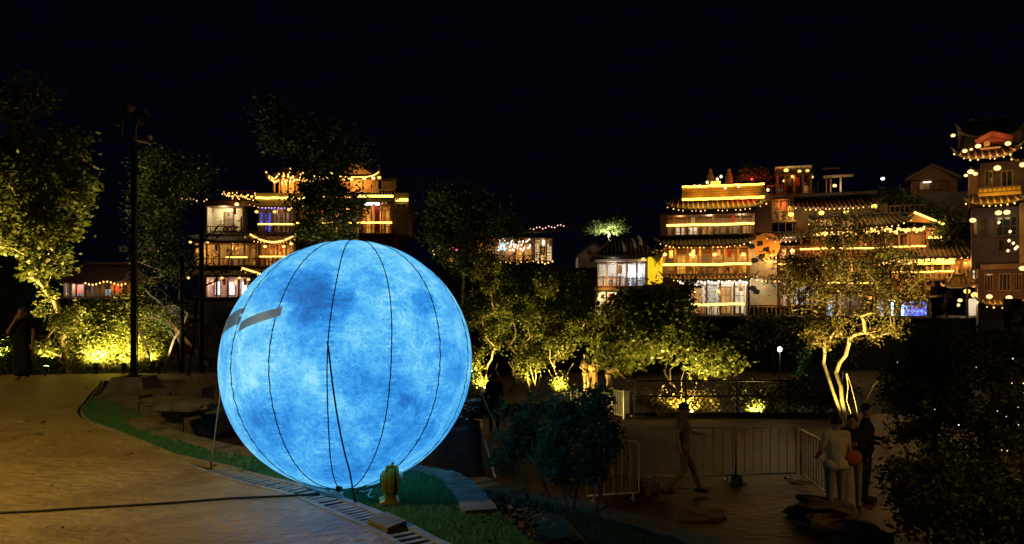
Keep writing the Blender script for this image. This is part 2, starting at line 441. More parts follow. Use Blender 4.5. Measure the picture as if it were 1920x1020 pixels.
# lower terrace
lowpoly = [(p.x, p.y) for p in S1] + [(p.x, p.y) for p in S2[::-1]]
lowpoly = [(-7.9, 13.7), (-7.3, 12.5)] + lowpoly + [(-7.3, 16.5), (-9.2, 16.3)]
structure('lower_lawn', MB().prism(lowpoly, -2.1, -.6), noisemat('terrace_soil', (.014, .018, .012), (.04, .038, .024), 3, .95, .8))
grass('grass', 'dark thin grass on the lower terrace behind the stone edging', [(p.x, p.y) for p in S1 if p.y < 9.5] + [(p.x, p.y) for p in S2[::-1] if p.y < 11], -.602, 26000, .06, GRASS, 5)

# stone edging slabs: every slab its own piece
def edging(name, pts, width, ztop, zbot, step, seed, wallmat, ymin=2.5):
    rnd = random.Random(seed); root = empty(name); root['kind'] = 'structure'
    K = resample(pts, .05); K2 = offset(K, width)
    vs = []; fs = []
    A = offset(K, .05)
    for p, q in zip(A, offset(K, width - .04)): vs += [(p.x, p.y, zbot), (p.x, p.y, ztop - .07), (q.x, q.y, ztop - .07), (q.x, q.y, zbot)]
    for i in range(len(A) - 1):
        for j in range(4): fs.append((4 * i + j, 4 * i + (j + 1) % 4, 4 * i + 4 + (j + 1) % 4, 4 * i + 4 + j))
    MB().add(vs, fs).build('retaining_wall', wallmat, root)
    i = 0
    while i < len(K) - 4:
        n = int(step / .05 * rnd.uniform(.7, 1.4)); j = min(i + n, len(K) - 1)
        if K[i].y < ymin: break
        z = ztop + rnd.uniform(-.02, .02); e = rnd.uniform(-.03, .05)
        top = []
        for k in range(i, j + 1): top.append(K[k] + Vector((rnd.uniform(-.012, .012), rnd.uniform(-.012, .012))))
        w = offset(K, width + e)
        bot = [w[k] + Vector((rnd.uniform(-.02, .02), rnd.uniform(-.02, .02))) for k in range(j, i - 1, -1)]
        # shrink by a joint
        c = sum((p for p in top + bot), Vector((0, 0))) / (len(top) + len(bot))
        pl = [(c.x + (p.x - c.x) * .975, c.y + (p.y - c.y) * .985) for p in top + bot]
        m = MB().prism(pl[::-1], z - .075, z)
        m.build('stone_slab', STONE, root)
        i = j
    return root
edging('stone_edging', STRIP1, .24, .015, -.62, .55, 4, STONE, 5.75)
edging('lower_stone_edging', STRIP2, .3, -.57, -1.85, .7, 8, STONE)

# lower square
PLAZ = noisemat('brown_plaza_paving', (.035, .018, .008), (.13, .07, .03), .9, .6, 1., spec=.25, bscale=6, stretch=(.7, 1.3, 1))
pz = [(p.x, p.y) for p in offset(S2, .05)]
plpoly = pz + [(4, 1.5), (45, 1.5), (45, 23.4), (-6, 23.4), (-6.4, 16.7)]
structure('plaza', MB().prism(plpoly[::-1], -2.1, -1.8), PLAZ)
# terrain sheet to the horizon
def terrain():
    xs = np.array([-900, -300, -120, -60] + list(np.arange(-40, 61, 4)) + [80, 140, 320, 900.]); ys = np.array([-60, -20] + list(np.arange(0, 48, 3)) + [49.5, 50.2, 54, 62, 67, 68.2, 74, 90, 150, 400, 1200.])
    v = []; rnd = random.Random(2)
    for y in ys:
        for x in xs:
            z = -2.3
            if y > 26 and y < 50: z = -2.6 + rnd.uniform(-.2, .2)
            if y >= 50: z = 1.0
            if y >= 68: z = 5.4 if -10 < x < 12 else 1.0
            if y > 100: z = 3
            v.append((x, y, z))
    nx = len(xs)
    f = [(j * nx + i, j * nx + i + 1, (j + 1) * nx + i + 1, (j + 1) * nx + i) for j in range(len(ys) - 1) for i in range(nx - 1)]
    o = MB().add(v, f).build('terrain', SOIL); o['kind'] = 'structure'
terrain()
structure('planting_bed', MB().prism([(-45, 17.5), (-24, 17.04), (-13, 17.64), (-9, 18.04), (-5, 18.34), (-3, 20), (-4, 26), (-45, 26)], -2.3, -.03), SOIL)
structure('garden_bed', MB().prism([(-6, 23.45), (3.95, 23.45), (3.95, 31), (-6, 31)], -2.4, -1.5), SOIL)
def embankment():
    root = empty('embankment'); root['kind'] = 'structure'; rnd = random.Random(12)
    MB().box(-30, 45, 49.2, 50.4, -2.6, 1.0).build('wall_core', SOIL, root)
    MB().box(-30, 45, 48.7, 50.5, 1.0, 1.16).build('coping', STONE, root)
    x0, x1 = P(880, 0, 67).x, P(1128, 0, 67).x
    MB().box(x0, x1, 67, 68.4, 1, 5.3).build('upper_wall_core', SOIL, root)
    z = 3.6
    while z < 5.2:                       # coursed stone blocks
        x = x0 + rnd.uniform(0, .4)
        while x < x1 - .7:
            w = rnd.uniform(.5, 1.1)
            MB().box(x, min(x + w, x1) - .04, 66.9 - rnd.uniform(0, .05), 67.002, z, z + .44).build('stone_block', GREYW, root); x += w
        z += .48
embankment()

# ---------------------------------------------------------------- the moon balloon
MR = 1.12
MC = Vector((-1.49, 6.6, MR - .01))
LON0 = 13.   # the camera stands at this longitude of the balloon
SEAMS = [s + 10. for s in [-55, -30.5, -5.8, 19.7, 44.3, 72, 104, 137, 165, 193, 221, 248, 274]]   # degrees of longitude, 0 = towards the camera
def moon_mat():
    m, n, l, b = nt('lit_moon_fabric')
    tc = n.new('ShaderNodeTexCoord'); src = tc.outputs['Object']
    def noise(scale, det=6, dist=0., rough=.55, off=(0, 0, 0)):
        mp = n.new('ShaderNodeMapping'); mp.inputs['Location'].default_value = off; l.new(src, mp.inputs[0])
        t = n.new('ShaderNodeTexNoise'); t.inputs['Scale'].default_value = scale; t.inputs['Detail'].default_value = det
        t.inputs['Distortion'].default_value = dist; t.inputs['Roughness'].default_value = rough
        l.new(mp.outputs[0], t.inputs['Vector']); return t.outputs['Fac']
    def math_(op, a, bb, clamp=False):
        t = n.new('ShaderNodeMath'); t.operation = op; t.use_clamp = clamp
        for k, x in enumerate((a, bb)):
            if isinstance(x, (int, float)): t.inputs[k].default_value = x
            else: l.new(x, t.inputs[k])
        return t.outputs[0]
    base = math_('ADD', math_('MULTIPLY', noise(1.5, 8, .6, .65, (3.1, .4, 1.2)), .85), math_('MULTIPLY', noise(6, 9, .4, .72), .55))
    # dark seas at fixed places of the print
    for (lon, lat, rad, dep) in ((-19, 35, .34, .24), (-40, 38, .34, .12), (-10, 24, .34, .1), (-14, 14, .3, .08), (20, -10, .8, .07), (-12, -34, .7, .08), (38, 30, .2, .16), (-40, -24, .4, .09), (23, -12, .07, .16), (52, -8, .35, .08), (-4, -48, .4, .1), (34, -34, .3, .06)):
        lo, la = R(lon + LON0), R(lat)
        c = (MR * math.cos(la) * math.sin(lo), -MR * math.cos(la) * math.cos(lo), MR * math.sin(la))
        vm = n.new('ShaderNodeVectorMath'); vm.operation = 'DISTANCE'; l.new(src, vm.inputs[0]); vm.inputs[1].default_value = c
        d = math_('ADD', vm.outputs['Value'], math_('MULTIPLY', math_('SUBTRACT', noise(5.5, 6, .4, .65), .5), .75 * rad + .1))
        s = n.new('ShaderNodeMapRange'); s.interpolation_type = 'SMOOTHSTEP'
        s.inputs['From Min'].default_value = rad * .3; s.inputs['From Max'].default_value = rad; s.inputs['To Min'].default_value = dep; s.inputs['To Max'].default_value = 0
        l.new(d, s.inputs['Value']); base = math_('SUBTRACT', base, s.outputs[0])
    for (lon, lat, rad, dep) in ((12, 18, .5, .1), (-46, 0, .4, .12), (-52, 20, .3, .06), (25, 50, .5, .04)):
        lo, la = R(lon + LON0), R(lat)
        c = (MR * math.cos(la) * math.sin(lo), -MR * math.cos(la) * math.cos(lo), MR * math.sin(la))
        vm = n.new('ShaderNodeVectorMath'); vm.operation = 'DISTANCE'; l.new(src, vm.inputs[0]); vm.inputs[1].default_value = c
        s = n.new('ShaderNodeMapRange'); s.interpolation_type = 'SMOOTHSTEP'
        s.inputs['From Min'].default_value = 0; s.inputs['From Max'].default_value = rad; s.inputs['To Min'].default_value = dep; s.inputs['To Max'].default_value = 0
        l.new(vm.outputs['Value'], s.inputs['Value']); base = math_('ADD', base, s.outputs[0])
    # craters: pale rims round darker floors, four sizes
    dv = n.new('ShaderNodeTexNoise'); dv.inputs['Scale'].default_value = 9; dv.inputs['Detail'].default_value = 4; l.new(src, dv.inputs['Vector'])
    wv = n.new('ShaderNodeVectorMath'); wv.operation = 'MULTIPLY_ADD'; wv.inputs[1].default_value = (.045, .045, .045)
    l.new(dv.outputs['Color'], wv.inputs[0]); l.new(src, wv.inputs[2])
    for sc_, amp in ((3.2, .04), (6.5, .06), (12, .09), (20, .13), (34, .14), (55, .1)):
        vo = n.new('ShaderNodeTexVoronoi'); vo.inputs['Scale'].default_value = sc_; l.new(wv.outputs[0], vo.inputs['Vector'])
        sep = n.new('ShaderNodeSeparateColor'); l.new(vo.outputs['Color'], sep.inputs[0])
        rr = n.new('ShaderNodeMapRange'); rr.inputs['To Min'].default_value = .08; rr.inputs['To Max'].default_value = .4; l.new(sep.outputs[0], rr.inputs['Value'])
        q = math_('DIVIDE', vo.outputs['Distance'], rr.outputs[0])
        pr = ramp(n, [(0, (.42,) * 3), (.44, (.2,) * 3), (.52, (1.,) * 3), (.58, (.56,) * 3), (.75, (.5,) * 3)]); l.new(math_('MULTIPLY', q, .55, True), pr.inputs[0])
        base = math_('ADD', base, math_('MULTIPLY', math_('SUBTRACT', pr.outputs[0], .5), amp * 2))
    # pucker shading along the sewn gores, painted into the glow colour
    at = n.new('ShaderNodeAttribute'); at.attribute_name = 'seam'
    mp = n.new('ShaderNodeMapping'); mp.inputs['Scale'].default_value = (3, 3, 46); l.new(src, mp.inputs[0])
    pk = n.new('ShaderNodeTexNoise'); pk.inputs['Scale'].default_value = 1.; pk.inputs['Detail'].default_value = 3; l.new(mp.outputs[0], pk.inputs['Vector'])
    base = math_('ADD', base, math_('MULTIPLY', math_('MULTIPLY', math_('SUBTRACT', pk.outputs['Fac'], .5), at.outputs['Fac']), .75))
    base = math_('ADD', base, math_('MULTIPLY', math_('SUBTRACT', noise(30, 7, .4, .75), .5), .36))
    cr = ramp(n, [(.3, (.01, .08, .26)), (.47, (.014, .145, .43)), (.6, (.03, .22, .52)), (.73, (.075, .33, .56)), (.91, (.22, .5, .6))])
    l.new(base, cr.inputs[0])
    l.new(cr.outputs[0], b.inputs['Emission Color']); b.inputs['Emission Strength'].default_value = 1.7
    b.inputs['Base Color'].default_value = (.02, .05, .1, 1); b.inputs['Roughness'].default_value = .7; b.inputs['Specular IOR Level'].default_value = .1
    return m
def moon():
    root = empty('moon_balloon', tuple(MC - Vector((0, 0, MR))), 0, 'large glowing blue inflatable moon on the turf beside the path', 'inflatable')
    nu, nv = 260, 120; seam = np.array(SEAMS)
    lon = np.arange(nu) / nu * 2 * math.pi; lat = np.linspace(-math.pi / 2 + .012, math.pi / 2 - .012, nv)
    LO, LA = np.meshgrid(lon, lat)
    tilt = R(-7)
    def shape(LO, LA, extra=0.):
        d = np.abs((np.degrees(LO)[..., None] - seam + 180) % 360 - 180).min(-1)       # degrees to the nearest seam
        sc_ = np.clip(d / 13., 0, 1)
        r = MR * (1 - .016 * (1 - sc_) ** 2.2 * np.cos(LA)) + extra
        r = r + .004 * np.sin(LA * 60 + LO * 7) * np.exp(-d / 3.) * np.cos(LA)
        x = r * np.cos(LA) * np.sin(LO); y = -r * np.cos(LA) * np.cos(LO); z = r * np.sin(LA)
        y2 = y * math.cos(tilt) - z * math.sin(tilt); z2 = y * math.sin(tilt) + z * math.cos(tilt)
        x2 = x + .02 * z2
        z2 = np.where(z2 < -MR + .03, -MR + .03 + (z2 + MR - .03) * .3, z2)             # sits flat where it touches
        return np.stack([x2, y2, z2], -1), d
    V, D = shape(LO, LA)
    f = [(j * nu + i, j * nu + (i + 1) % nu, (j + 1) * nu + (i + 1) % nu, (j + 1) * nu + i) for j in range(nv - 1) for i in range(nu)]
    V2 = V.reshape(-1, 3)
    bot = V2[:nu].mean(0); top = V2[-nu:].mean(0)
    me = npmesh('envelope', V2, np.array(f), moon_mat(), True)
    at = me.attributes.new('seam', 'FLOAT', 'POINT'); at.data.foreach_set('value', np.exp(-D / 2.4).ravel().astype(np.float32))
    env = link('envelope', me, root, (0, 0, MR))
    ROPE = noisemat('navy_seam_tape', (.006, .012, .03), (.012, .02, .05), 30, .7, 0)
    for s in SEAMS:
        la = np.linspace(-1.5, 1.5, 56); p, _ = shape(np.full_like(la, R(s)) + .006 * np.sin(la * 5 + s), la, .002)
        MB().tube([tuple(q) for q in p], .005, 6).build('seam', ROPE, env, True)
    # grey repair tape on the side
    TAPE = emit('backlit_grey_patch', (.2, .5, .75), .2, .4, 6, True, (.05, .06, .07))
    for lo0, lo1, la0, la1, sk, hgt in ((-80 + LON0, -56 + LON0, 17, 23, .07, .14), (-54.5 + LON0, -31 + LON0, 15, 21, .02, .075)):
        vs = []; fs = []; n_ = 12
        for i in range(n_ + 1):
            u = i / n_; lo = lo0 + (lo1 - lo0) * u; la = la0 + (la1 - la0) * u
            for w in (0, 1):
                p, _ = shape(np.array([R(lo)]), np.array([R(la) - w * hgt]), .006); vs.append(tuple(p[0]))
        for i in range(n_): fs.append((2 * i, 2 * i + 1, 2 * i + 3, 2 * i + 2))
        MB().add(vs, fs).build('repair_patch', TAPE, env)
    # guy ropes to the ground
    CORD = noisemat('pale_cord', (.3, .27, .2), (.45, .4, .32), 30, .8, 0)
    def local(p): return tuple(Vector(p) - (MC - Vector((0, 0, MR))))
    for a, b_, m_, r_ in ((P(413, 735, 6.6), G(396, 872, .0), CORD, .006), (P(884, 690, 6.7), P(962, 880, 8.2), CORD, .006),
                          (P(614, 640, 5.47), G(666, 944, 0), ROPE, .007)):
        line = [local(a + (b_ - a) * t) for t in np.linspace(0, 1, 15)]
        line = [Vector((0, 0, MR)) + (Vector(q) - Vector((0, 0, MR))).normalized() * max((Vector(q) - Vector((0, 0, MR))).length, MR + .014) for q in line]   # lies on the skin where it meets it
        MB().tube(line, r_, 6).build('guy_rope', m_, root, True)
        MB().tube([local(b_ + Vector((0, 0, .05))), local(b_ + Vector((.0, 0, -.05)))], [.011, .009], 6).build('ground_stake', BLACK, root)
moon()

# blower that keeps it up
def blower():
    b0 = G(729, 941, 0); root = empty('air_blower', tuple(b0), R(14), 'yellow electric air blower standing on the turf by the balloon', 'blower')
    def disc(y0, y1, r, cx, cz, n=28, bev=.012):
        # snail shell: axis along x, thickness y0..y1 are x positions
        prof = []
        mb = MB(); vs = []; fs = []
        for (xx, rr) in ((y0, r * .55), (y0, r - bev), (y0 + bev, r), (y1 - bev, r), (y1, r - bev), (y1, r * .55)):
            for j in range(n):
                a = 2 * math.pi * j / n; rj = rr * (1 + .14 * ((j / n + .28) % 1.)); vs.append((xx, cx + rj * math.cos(a), cz + rj * math.sin(a)))
        for i in range(5):
            for j in range(n): fs.append((i * n + j, i * n + (j + 1) % n, (i + 1) * n + (j + 1) % n, (i + 1) * n + j))
        fs += [tuple(range(n))[::-1], tuple(range(5 * n, 6 * n))]
        return mb.add(vs, fs)
    disc(-.012, .045, .112, 0, .185).build('housing', YELP, root, True)
    disc(.053, .078, .115, 0, .185).build('housing_half', YELP, root, True)
    MB().tube([(.045, 0, .172), (.054, 0, .172)], .122, 24).build('gasket', CABLE, root)
    MB().tube([(-.012, 0, .172), (-.03, 0, .172), (-.055, 0, .172), (-.066, 0, .172)], [.098, .096, .085, .06], 24).build('motor_cover', YELP, root, True)
    g = MB()
    for r_ in (.02, .04, .058):
        g.tube([(-.0665, r_ * math.cos(t), .172 + r_ * math.sin(t)) for t in np.linspace(0, 2 * math.pi, 21)], .003, 4)
    tag(g.build('inlet_grille', CABLE, root), kind='stuff')
    b = MB(); b.vprism([(-.075, 0), (.085, 0), (.085, .018), (.06, .03), (.05, .075), (-.03, .075), (-.04, .03), (-.075, .018)], -.09, .09)
    b.build('foot', YELP, root)
    MB().vprism([(-.03, .27), (.04, .27), (.04, .315), (-.022, .305)], -.05, .05).build('handle', YELP, root)
    MB().tube([(.03, .0, .312), (.034, 0, .335)], [.012, .008], 8).build('latch', CABLE, root)
    # soft duct into the balloon
    MB().tube([(.07, .1, .15), (.09, .22, .15), (.06, .36, .2), (-.05, .52, .26)], [.045, .05, .055, .06], 14).build('duct', WHITEC, root, True)
blower()
def cables():
    z = .012
    pts = [G(-40, 964), G(0, 964), G(70, 961), G(125, 957), G(250, 950), G(330, 945), G(430, 937), G(520, 933), G(600, 929)]
    tag(MB().tube([p + Vector((0, 0, z)) for p in pts], .0095, 8).build('power_cable', CABLE, None, True), 'long black power cable lying across the stamped path', 'cable')
    root = empty('power_strip', tuple(G(626, 930)), R(-14), 'small white power strip lying on the drain edge', 'power strip')
    MB().vprism([(-.075, .006), (.075, .006), (.075, .03), (.066, .042), (-.066, .042), (-.075, .03)], -.024, .024).build('body', WHITEC, root)
    for x in (-.05, 0., .05): MB().box(x - .016, x + .016, -.012, .012, .0425, .044).build('socket', CABLE, root)
    MB().box(.028, .07, -.018, .02, .0445, .105).build('plug', CABLE, root)
    a = G(628, 922) + Vector((0, 0, .1))
    arc = [a, a + Vector((.03, .0, .14)), a + Vector((.12, .0, .2)), a + Vector((.24, .0, .15)), a + Vector((.33, -.04, .03)), G(668, 928) + Vector((0, 0, .02)), G(690, 922) + Vector((0, 0, .03)), G(712, 922) + Vector((0, 0, .06))]
    f = resample3(arc)
    tag(MB().tube(f, .007, 7).build('blower_lead', CABLE, None, True), 'black looping lead between power strip and yellow blower', 'cable')
    arc2 = [G(672, 926) + Vector((0, 0, .02)), G(684, 930) + Vector((0, 0, .04)), G(697, 928) + Vector((0, 0, .05)), G(690, 934) + Vector((0, 0, .02)), G(700, 938) + Vector((0, 0, .02))]
    tag(MB().tube(resample3(arc2), .005, 6).build('loose_wire', WHITEC, None, True), 'loose white wire ends on the turf beside the yellow blower', 'cable')
    # slack rope heaped under the balloon's edge
    rnd = random.Random(5); pts = [G(586 + 9 * k, 905 + 4 * math.sin(k * 1.3) + rnd.uniform(-2, 2)) + Vector((0, 0, .02 + .012 * (k % 2))) for k in range(6)]
    tag(MB().tube(resample3(pts), .007, 6).build('slack_rope', CABLE, None, True), 'dark slack rope on the ground under the balloon edge', 'rope')
def resample3(pts, k=6):
    out = []; n = len(pts); pts = [Vector(p) for p in pts]
    for i in range(n - 1):
        a, b, c, d = pts[max(i - 1, 0)], pts[i], pts[i + 1], pts[min(i + 2, n - 1)]
        for j in range(k):
            t = j / k; out.append(.5 * ((2 * b) + (c - a) * t + (2 * a - 5 * b + 4 * c - d) * t * t + (3 * b - a - 3 * c + d) * t ** 3))
    return out + [pts[-1]]
cables()

# ---------------------------------------------------------------- rocks, covered bin, steps
def blob(rng, rx, ry, rz, nu=20, nv=12, rough=.2, sharp=1.5):
    vs = []; fs = []; ph = rng.uniform(0, 6.28, 12); fr = rng.uniform(1, 4.5, (12, 3))
    for j in range(nv):
        la = -math.pi / 2 + math.pi * j / (nv - 1)
        for i in range(nu):
            lo = 2 * math.pi * i / nu; d = np.array([math.cos(la) * math.cos(lo), math.cos(la) * math.sin(lo), math.sin(la)])
            k = sum(math.sin(float(fr[q] @ d) * 1.6 + ph[q]) / (1 + q * .25) for q in range(12)) * rough * .3
            d2 = np.sign(d) * np.abs(d) ** (1 / sharp)
            vs.append(tuple(d2 * (1 + k) * np.array([rx, ry, rz])))
    for j in range(nv - 1):
        for i in range(nu): fs.append((j * nu + i, j * nu + (i + 1) % nu, (j + 1) * nu + (i + 1) % nu, (j + 1) * nu + i))
    return MB().add(vs, fs)
def rock(name, label, loc, size, seed, mat=ROCK, rz=0., rough=.3):
    rng = np.random.default_rng(seed); o = blob(rng, *size, rough=rough).build(name, mat, None, False)
    o.location = loc; o.rotation_euler = (0, 0, rz); return tag(o, label, 'rock')
rock('boulder', 'olive boulder at the bottom edge below the dark shrubs', G(1020, 1030, -.6) + Vector((0, 0, .06)), (.36, .3, .16), 3)
rock('boulder', 'large brown boulder before the people with the white shirt', G(1545, 972, -1.8) + Vector((0, 0, .12)), (.44, .34, .2), 7, rough=.5)
rock('boulder', 'pale rough rock at the bottom edge below the large boulder', G(1610, 1015, -1.8) + Vector((0, -.2, .05)), (.34, .3, .22), 9, rough=.55)
rock('flat_rock', 'flat brown rock lying alone on the plaza before the walking man', G(1320, 968, -1.8) + Vector((0, 0, .0)), (.36, .22, .08), 11, rough=.5)
rock('flat_rock', 'small olive flat rock on the lower edging near the shrubs', G(1245, 1010, -.9) + Vector((0, 0, .0)), (.3, .25, .12), 13)
rock('stone_block', 'squared brown stone block beside the low barrier', G(1168, 930, -1.8) + Vector((0, 0, .16)), (.25, .22, .22), 15, rough=.12)
rock('stone_block', 'small dark stone block beside the squared brown one', G(1215, 925, -1.8) + Vector((0, 0, .1)), (.2, .2, .15), 16, rough=.15)
rock('flat_rock', 'wide flat stone slab resting on the dark terrace left of the balloon', P(348, 760, 11.6), (.5, .32, .1), 17, STONE, rough=.12)
rock('flat_rock', 'narrow stone lying at the turf edge behind the left grass', P(315, 752, 12.3), (.45, .25, .09), 18, STONE, rough=.12)
rock('flat_rock', 'low brown stone half sunk in the left turf', G(272, 790, -.02), (.3, .16, .05), 19, ROCK, rough=.2)
def ledge():
    root = empty('stone_steps', tuple(G(270, 748, 0)), 0, 'low stone steps beside the pole base at the path bend', 'steps'); rnd = random.Random(3); b = root.location.copy()
    for x0, x1, y0, y1, z0, z1 in ((170, 262, 13.0, 13.5, -.6, .02), (262, 345, 12.9, 13.5, -.6, -.02), (300, 380, 13.6, 14.2, -.6, .1), (250, 320, 13.55, 14.3, -.6, .06), (345, 410, 12.6, 13.4, -.6, -.2)):
        X0 = (x0 - 960) / FPX * y0; X1 = (x1 - 960) / FPX * y0
        MB().box(X0 - b.x, X1 - b.x - .02, y0 - b.y, y1 - b.y - .02, z0 - b.z, z1 - b.z).build('stone_slab', STONE, root)
ledge()
def bin_():
    b0 = G(852, 892, -.6); root = empty('covered_bin', tuple(b0), 0, 'black tarp covered bin behind the balloon on the lower terrace', 'bin')
    TARP = noisemat('black_tarp', (.008, .009, .016), (.016, .017, .026), 3, .42, .6, bscale=7)
    rng = np.random.default_rng(4); vs = []; fs = []; n = 28; k = 10
    for j in range(k):
        t = j / (k - 1); z = t * .72
        for i in range(n):
            a = 2 * math.pi * i / n; q = (abs(math.cos(a)) ** 5 + abs(math.sin(a)) ** 5) ** (-1 / 5)
            r = (.42 - .06 * t) * q * (1 + .05 * math.sin(7 * a + 3 * t) * (1 - t * .6) + rng.normal(0, .008))
            vs.append((r * math.cos(a), r * .7 * math.sin(a), z + (.015 * math.sin(5 * a))))
    for j in range(k - 1):
        for i in range(n): fs.append((j * n + i, j * n + (i + 1) % n, (j + 1) * n + (i + 1) % n, (j + 1) * n + i))
    fs.append(tuple(range((k - 1) * n, k * n)))
    MB().add(vs, fs).build('tarp', TARP, root, True)
    BAG = noisemat('glossy_black_plastic', (.01, .01, .012), (.02, .02, .022), 5, .16, .9, bscale=14, spec=.9)
    o = blob(np.random.default_rng(8), .26, .22, .17, 40, 24, .55, 1.2).build('bin_bag', BAG, None, False)
    o.location = Vector(b0) + Vector((.13, 0, .86)); tag(o, 'crumpled shiny black plastic bag on top of the covered bin', 'bag')
    # stay strap at the side
    MB().bar((.4, -.1, .5), (.55, -.2, .02), .03, .01).build('strap', WHITEC, root)
bin_()
for k, (px, py, s) in enumerate(((40, 791, .035),)):
    o = MB().add([(-.07, -.03, 0), (.05, -.045, .004), (.08, .03, 0), (-.04, .04, .006)], [(0, 1, 2, 3)]).build('paper_scrap', WHITEC); o.location = G(px, py, .006)
    tag(o, 'small white paper scrap lying on the left of the path', 'litter')

# ---------------------------------------------------------------- poles
def left_pole():
    Y = 14.3; b = P(250, 700, Y); b.z = 0
    pl = empty('pole_plinth', (b.x + .02, Y, 0), 0, 'low tapered concrete plinth under the tall camera pole', 'plinth')
    MB().add([(-.44, -.45, -.1), (.44, -.45, -.1), (.44, .45, -.1), (-.44, .45, -.1), (-.29, -.3, .27), (.29, -.3, .27), (.29, .3, .27), (-.29, .3, .27)],
             [(3, 2, 1, 0), (4, 5, 6, 7), (0, 1, 5, 4), (1, 2, 6, 5), (2, 3, 7, 6), (3, 0, 4, 7)]).build('block', STONE, pl)
    root = empty('camera_pole', (b.x, Y, .27), 0, 'tall black pole with lamp box on top and two white cameras', 'pole')
    z = lambda py: CAM_Z - (py - HY) / FPX * Y - .27
    xx = lambda px: (px - 250) / FPX * Y
    MB().tube([(0, 0, 0), (0, 0, z(440)), (0, 0, z(262))], [.055, .05, .045], 14).build('post', BLACK, root, True)
    MB().lathe([(.15, 0), (.15, .025), (.09, .03), (.08, .09)], 14).build('base_flange', BLACK, root)
    CON = noisemat('dull_conduit', (.12, .09, .06), (.2, .15, .1), 20, .5, 0)
    MB().tube([(.09, -.02, .05), (.085, -.02, z(470)), (.075, -.02, z(268))], .014, 8).build('conduit', CON, root, True)
    MB().bar((xx(250), 0, z(264)), (xx(219), .1, z(252)), .05).build('bracket_arm', BLACK, root)
    MB().bar((xx(222), .1, z(254)), (xx(224), .1, z(212)), .035).build('bracket_arm', BLACK, root)
    MB().bar((xx(253), 0, z(262)), (xx(255), 0, z(207)), .04).build('bracket_arm', BLACK, root)
    LB = noisemat('weathered_lamp_box', (.008, .008, .007), (.025, .022, .017), 8, .6, .2)
    mb = MB(); mb.vprism([(xx(226), z(220)), (xx(244), z(216)), (xx(247), z(198)), (xx(225), z(193))], -.12, .14); mb.build('flood_lamp', LB, root)
    for q_ in range(4): MB().box(xx(226.5 + q_ * 4.6), xx(228.5 + q_ * 4.6), .141, .19, z(214), z(200)).build('cooling_fin', LB, root)
    MB().box(xx(228), xx(239), -.2, -.152, z(240), z(216)).build('lamp_face', noisemat('olive_lamp_glass', (.03, .027, .015), (.06, .05, .03), 5, .25, 0), root)
    mb = MB(); mb.vprism([(xx(250), z(214)), (xx(274), z(206)), (xx(276), z(216)), (xx(252), z(226))], -.12, .16); mb.build('flood_lamp', LB, root)
    MB().box(xx(256), xx(265), -.14, .1, z(233), z(228)).build('sensor', LB, root)
    mb = MB(); mb.vprism([(xx(255), z(264)), (xx(281), z(270)), (xx(281), z(267)), (xx(266), z(261)), (xx(255), z(259))], -.16, .1); mb.build('arm_lamp', CON, root)
    MB().box(xx(279), xx(283), -.05, .05, z(262), z(255)).build('arm_sensor', WHITEC, root)
    for s, x0 in ((-1, -14), (1, 27)):
        cx = xx(250 + x0); MB().bar((0, -.02, z(472)), (cx * .7, -.05, z(470)), .022).build('camera_arm', WHITEC, root)
        c = MB(); c.vprism([(cx - .075, z(472)), (cx + .075, z(470)), (cx + .08, z(463.5)), (cx - .075, z(463))], -.1, .03); cc = c.build('security_camera', WHITEC, root)
        MB().tube([(cx + .0, -.101, z(467.5)), (cx, -.118, z(467.5))], .022, 12).build('lens', CABLE, cc)
    MB().box(-.065, .065, -.065, .065, z(476), z(460)).build('junction_clamp', BLACK, root)
left_pole()
def plain_pole(px, ytop, ybot, Y, r, label, head=None):
    b = P(px, ybot, Y); t = P(px, ytop, Y); h = t.z - b.z
    root = empty('pole', tuple(b), 0, label, 'pole')
    MB().tube([(0, 0, 0), (0, 0, h)], [r, r * .8], 10).build('post', BLACK, root, True)
    MB().lathe([(r * 2.2, 0), (r * 2.2, .02), (r * 1.3, .03), (r * 1.2, .1)], 10).build('base_flange', BLACK, root)
    MB().bar((-.16, 0, h + .015), (.16, 0, h + .015), .05, .03).build('head_bracket', BLACK, root)
    if head: head(root, h)
    return root
plain_pole(378, 356, 700, 17.3, .06, 'tall thin black pole beside the bare dark tree')
plain_pole(341, 482, 700, 17.6, .06, 'short black pole between the tall pole and the leafy thicket')
def rig(root, h):
    for x, z in ((.08, .16), (.3, -.2), (.42, .1)):
        o = MB(); o.vprism([(x - .1, h + z - .09), (x + .1, h + z - .055), (x + .11, h + z + .095), (x - .095, h + z + .11)], -.15, .1); c = o.build('flood_lamp', BLACK, root)
        MB().tube([(x, -.15, h + z), (x, -.162, h + z)], .07, 12).build('lens', GLASSD, c)
    MB().bar((-.05, 0, h - .25), (.5, 0, h - .25), .05).build('cross_arm', BLACK, root)
plain_pole(1751, 560, 870, 15.5, .055, 'tall black pole with flood lamps before the blue screen', rig)
plain_pole(1889, 585, 900, 14.5, .07, 'black pole with flood lamps at the far right edge', rig)
def speaker_post():
    b = P(1893, 900, 13.5); root = empty('loudspeaker', (b.x - .05, 13.5, -1.8), 0, 'black box loudspeaker on a post in the dark right bushes', 'loudspeaker')
    z0 = P(0, 668, 13.5).z + 1.8; z1 = P(0, 618, 13.5).z + 1.8
    c = MB(); c.vprism([(-.16, z0), (.16, z0), (.17, z1 - .03), (.12, z1), (-.12, z1), (-.17, z1 - .03)], -.15, .15); c.build('cabinet', BLACK, root)
    MB().tube([(0, 0, 0), (0, 0, z0)], .035, 10).build('post', BLACK, root)
    for z, r in ((z0 + .17, .11), (z0 + .38, .05)):
        MB().lathe([(r, 0), (r * .9, .01), (r * .3, -.02)], 14).build('driver', CABLE, root).location = (0, 0, 0)
speaker_post()

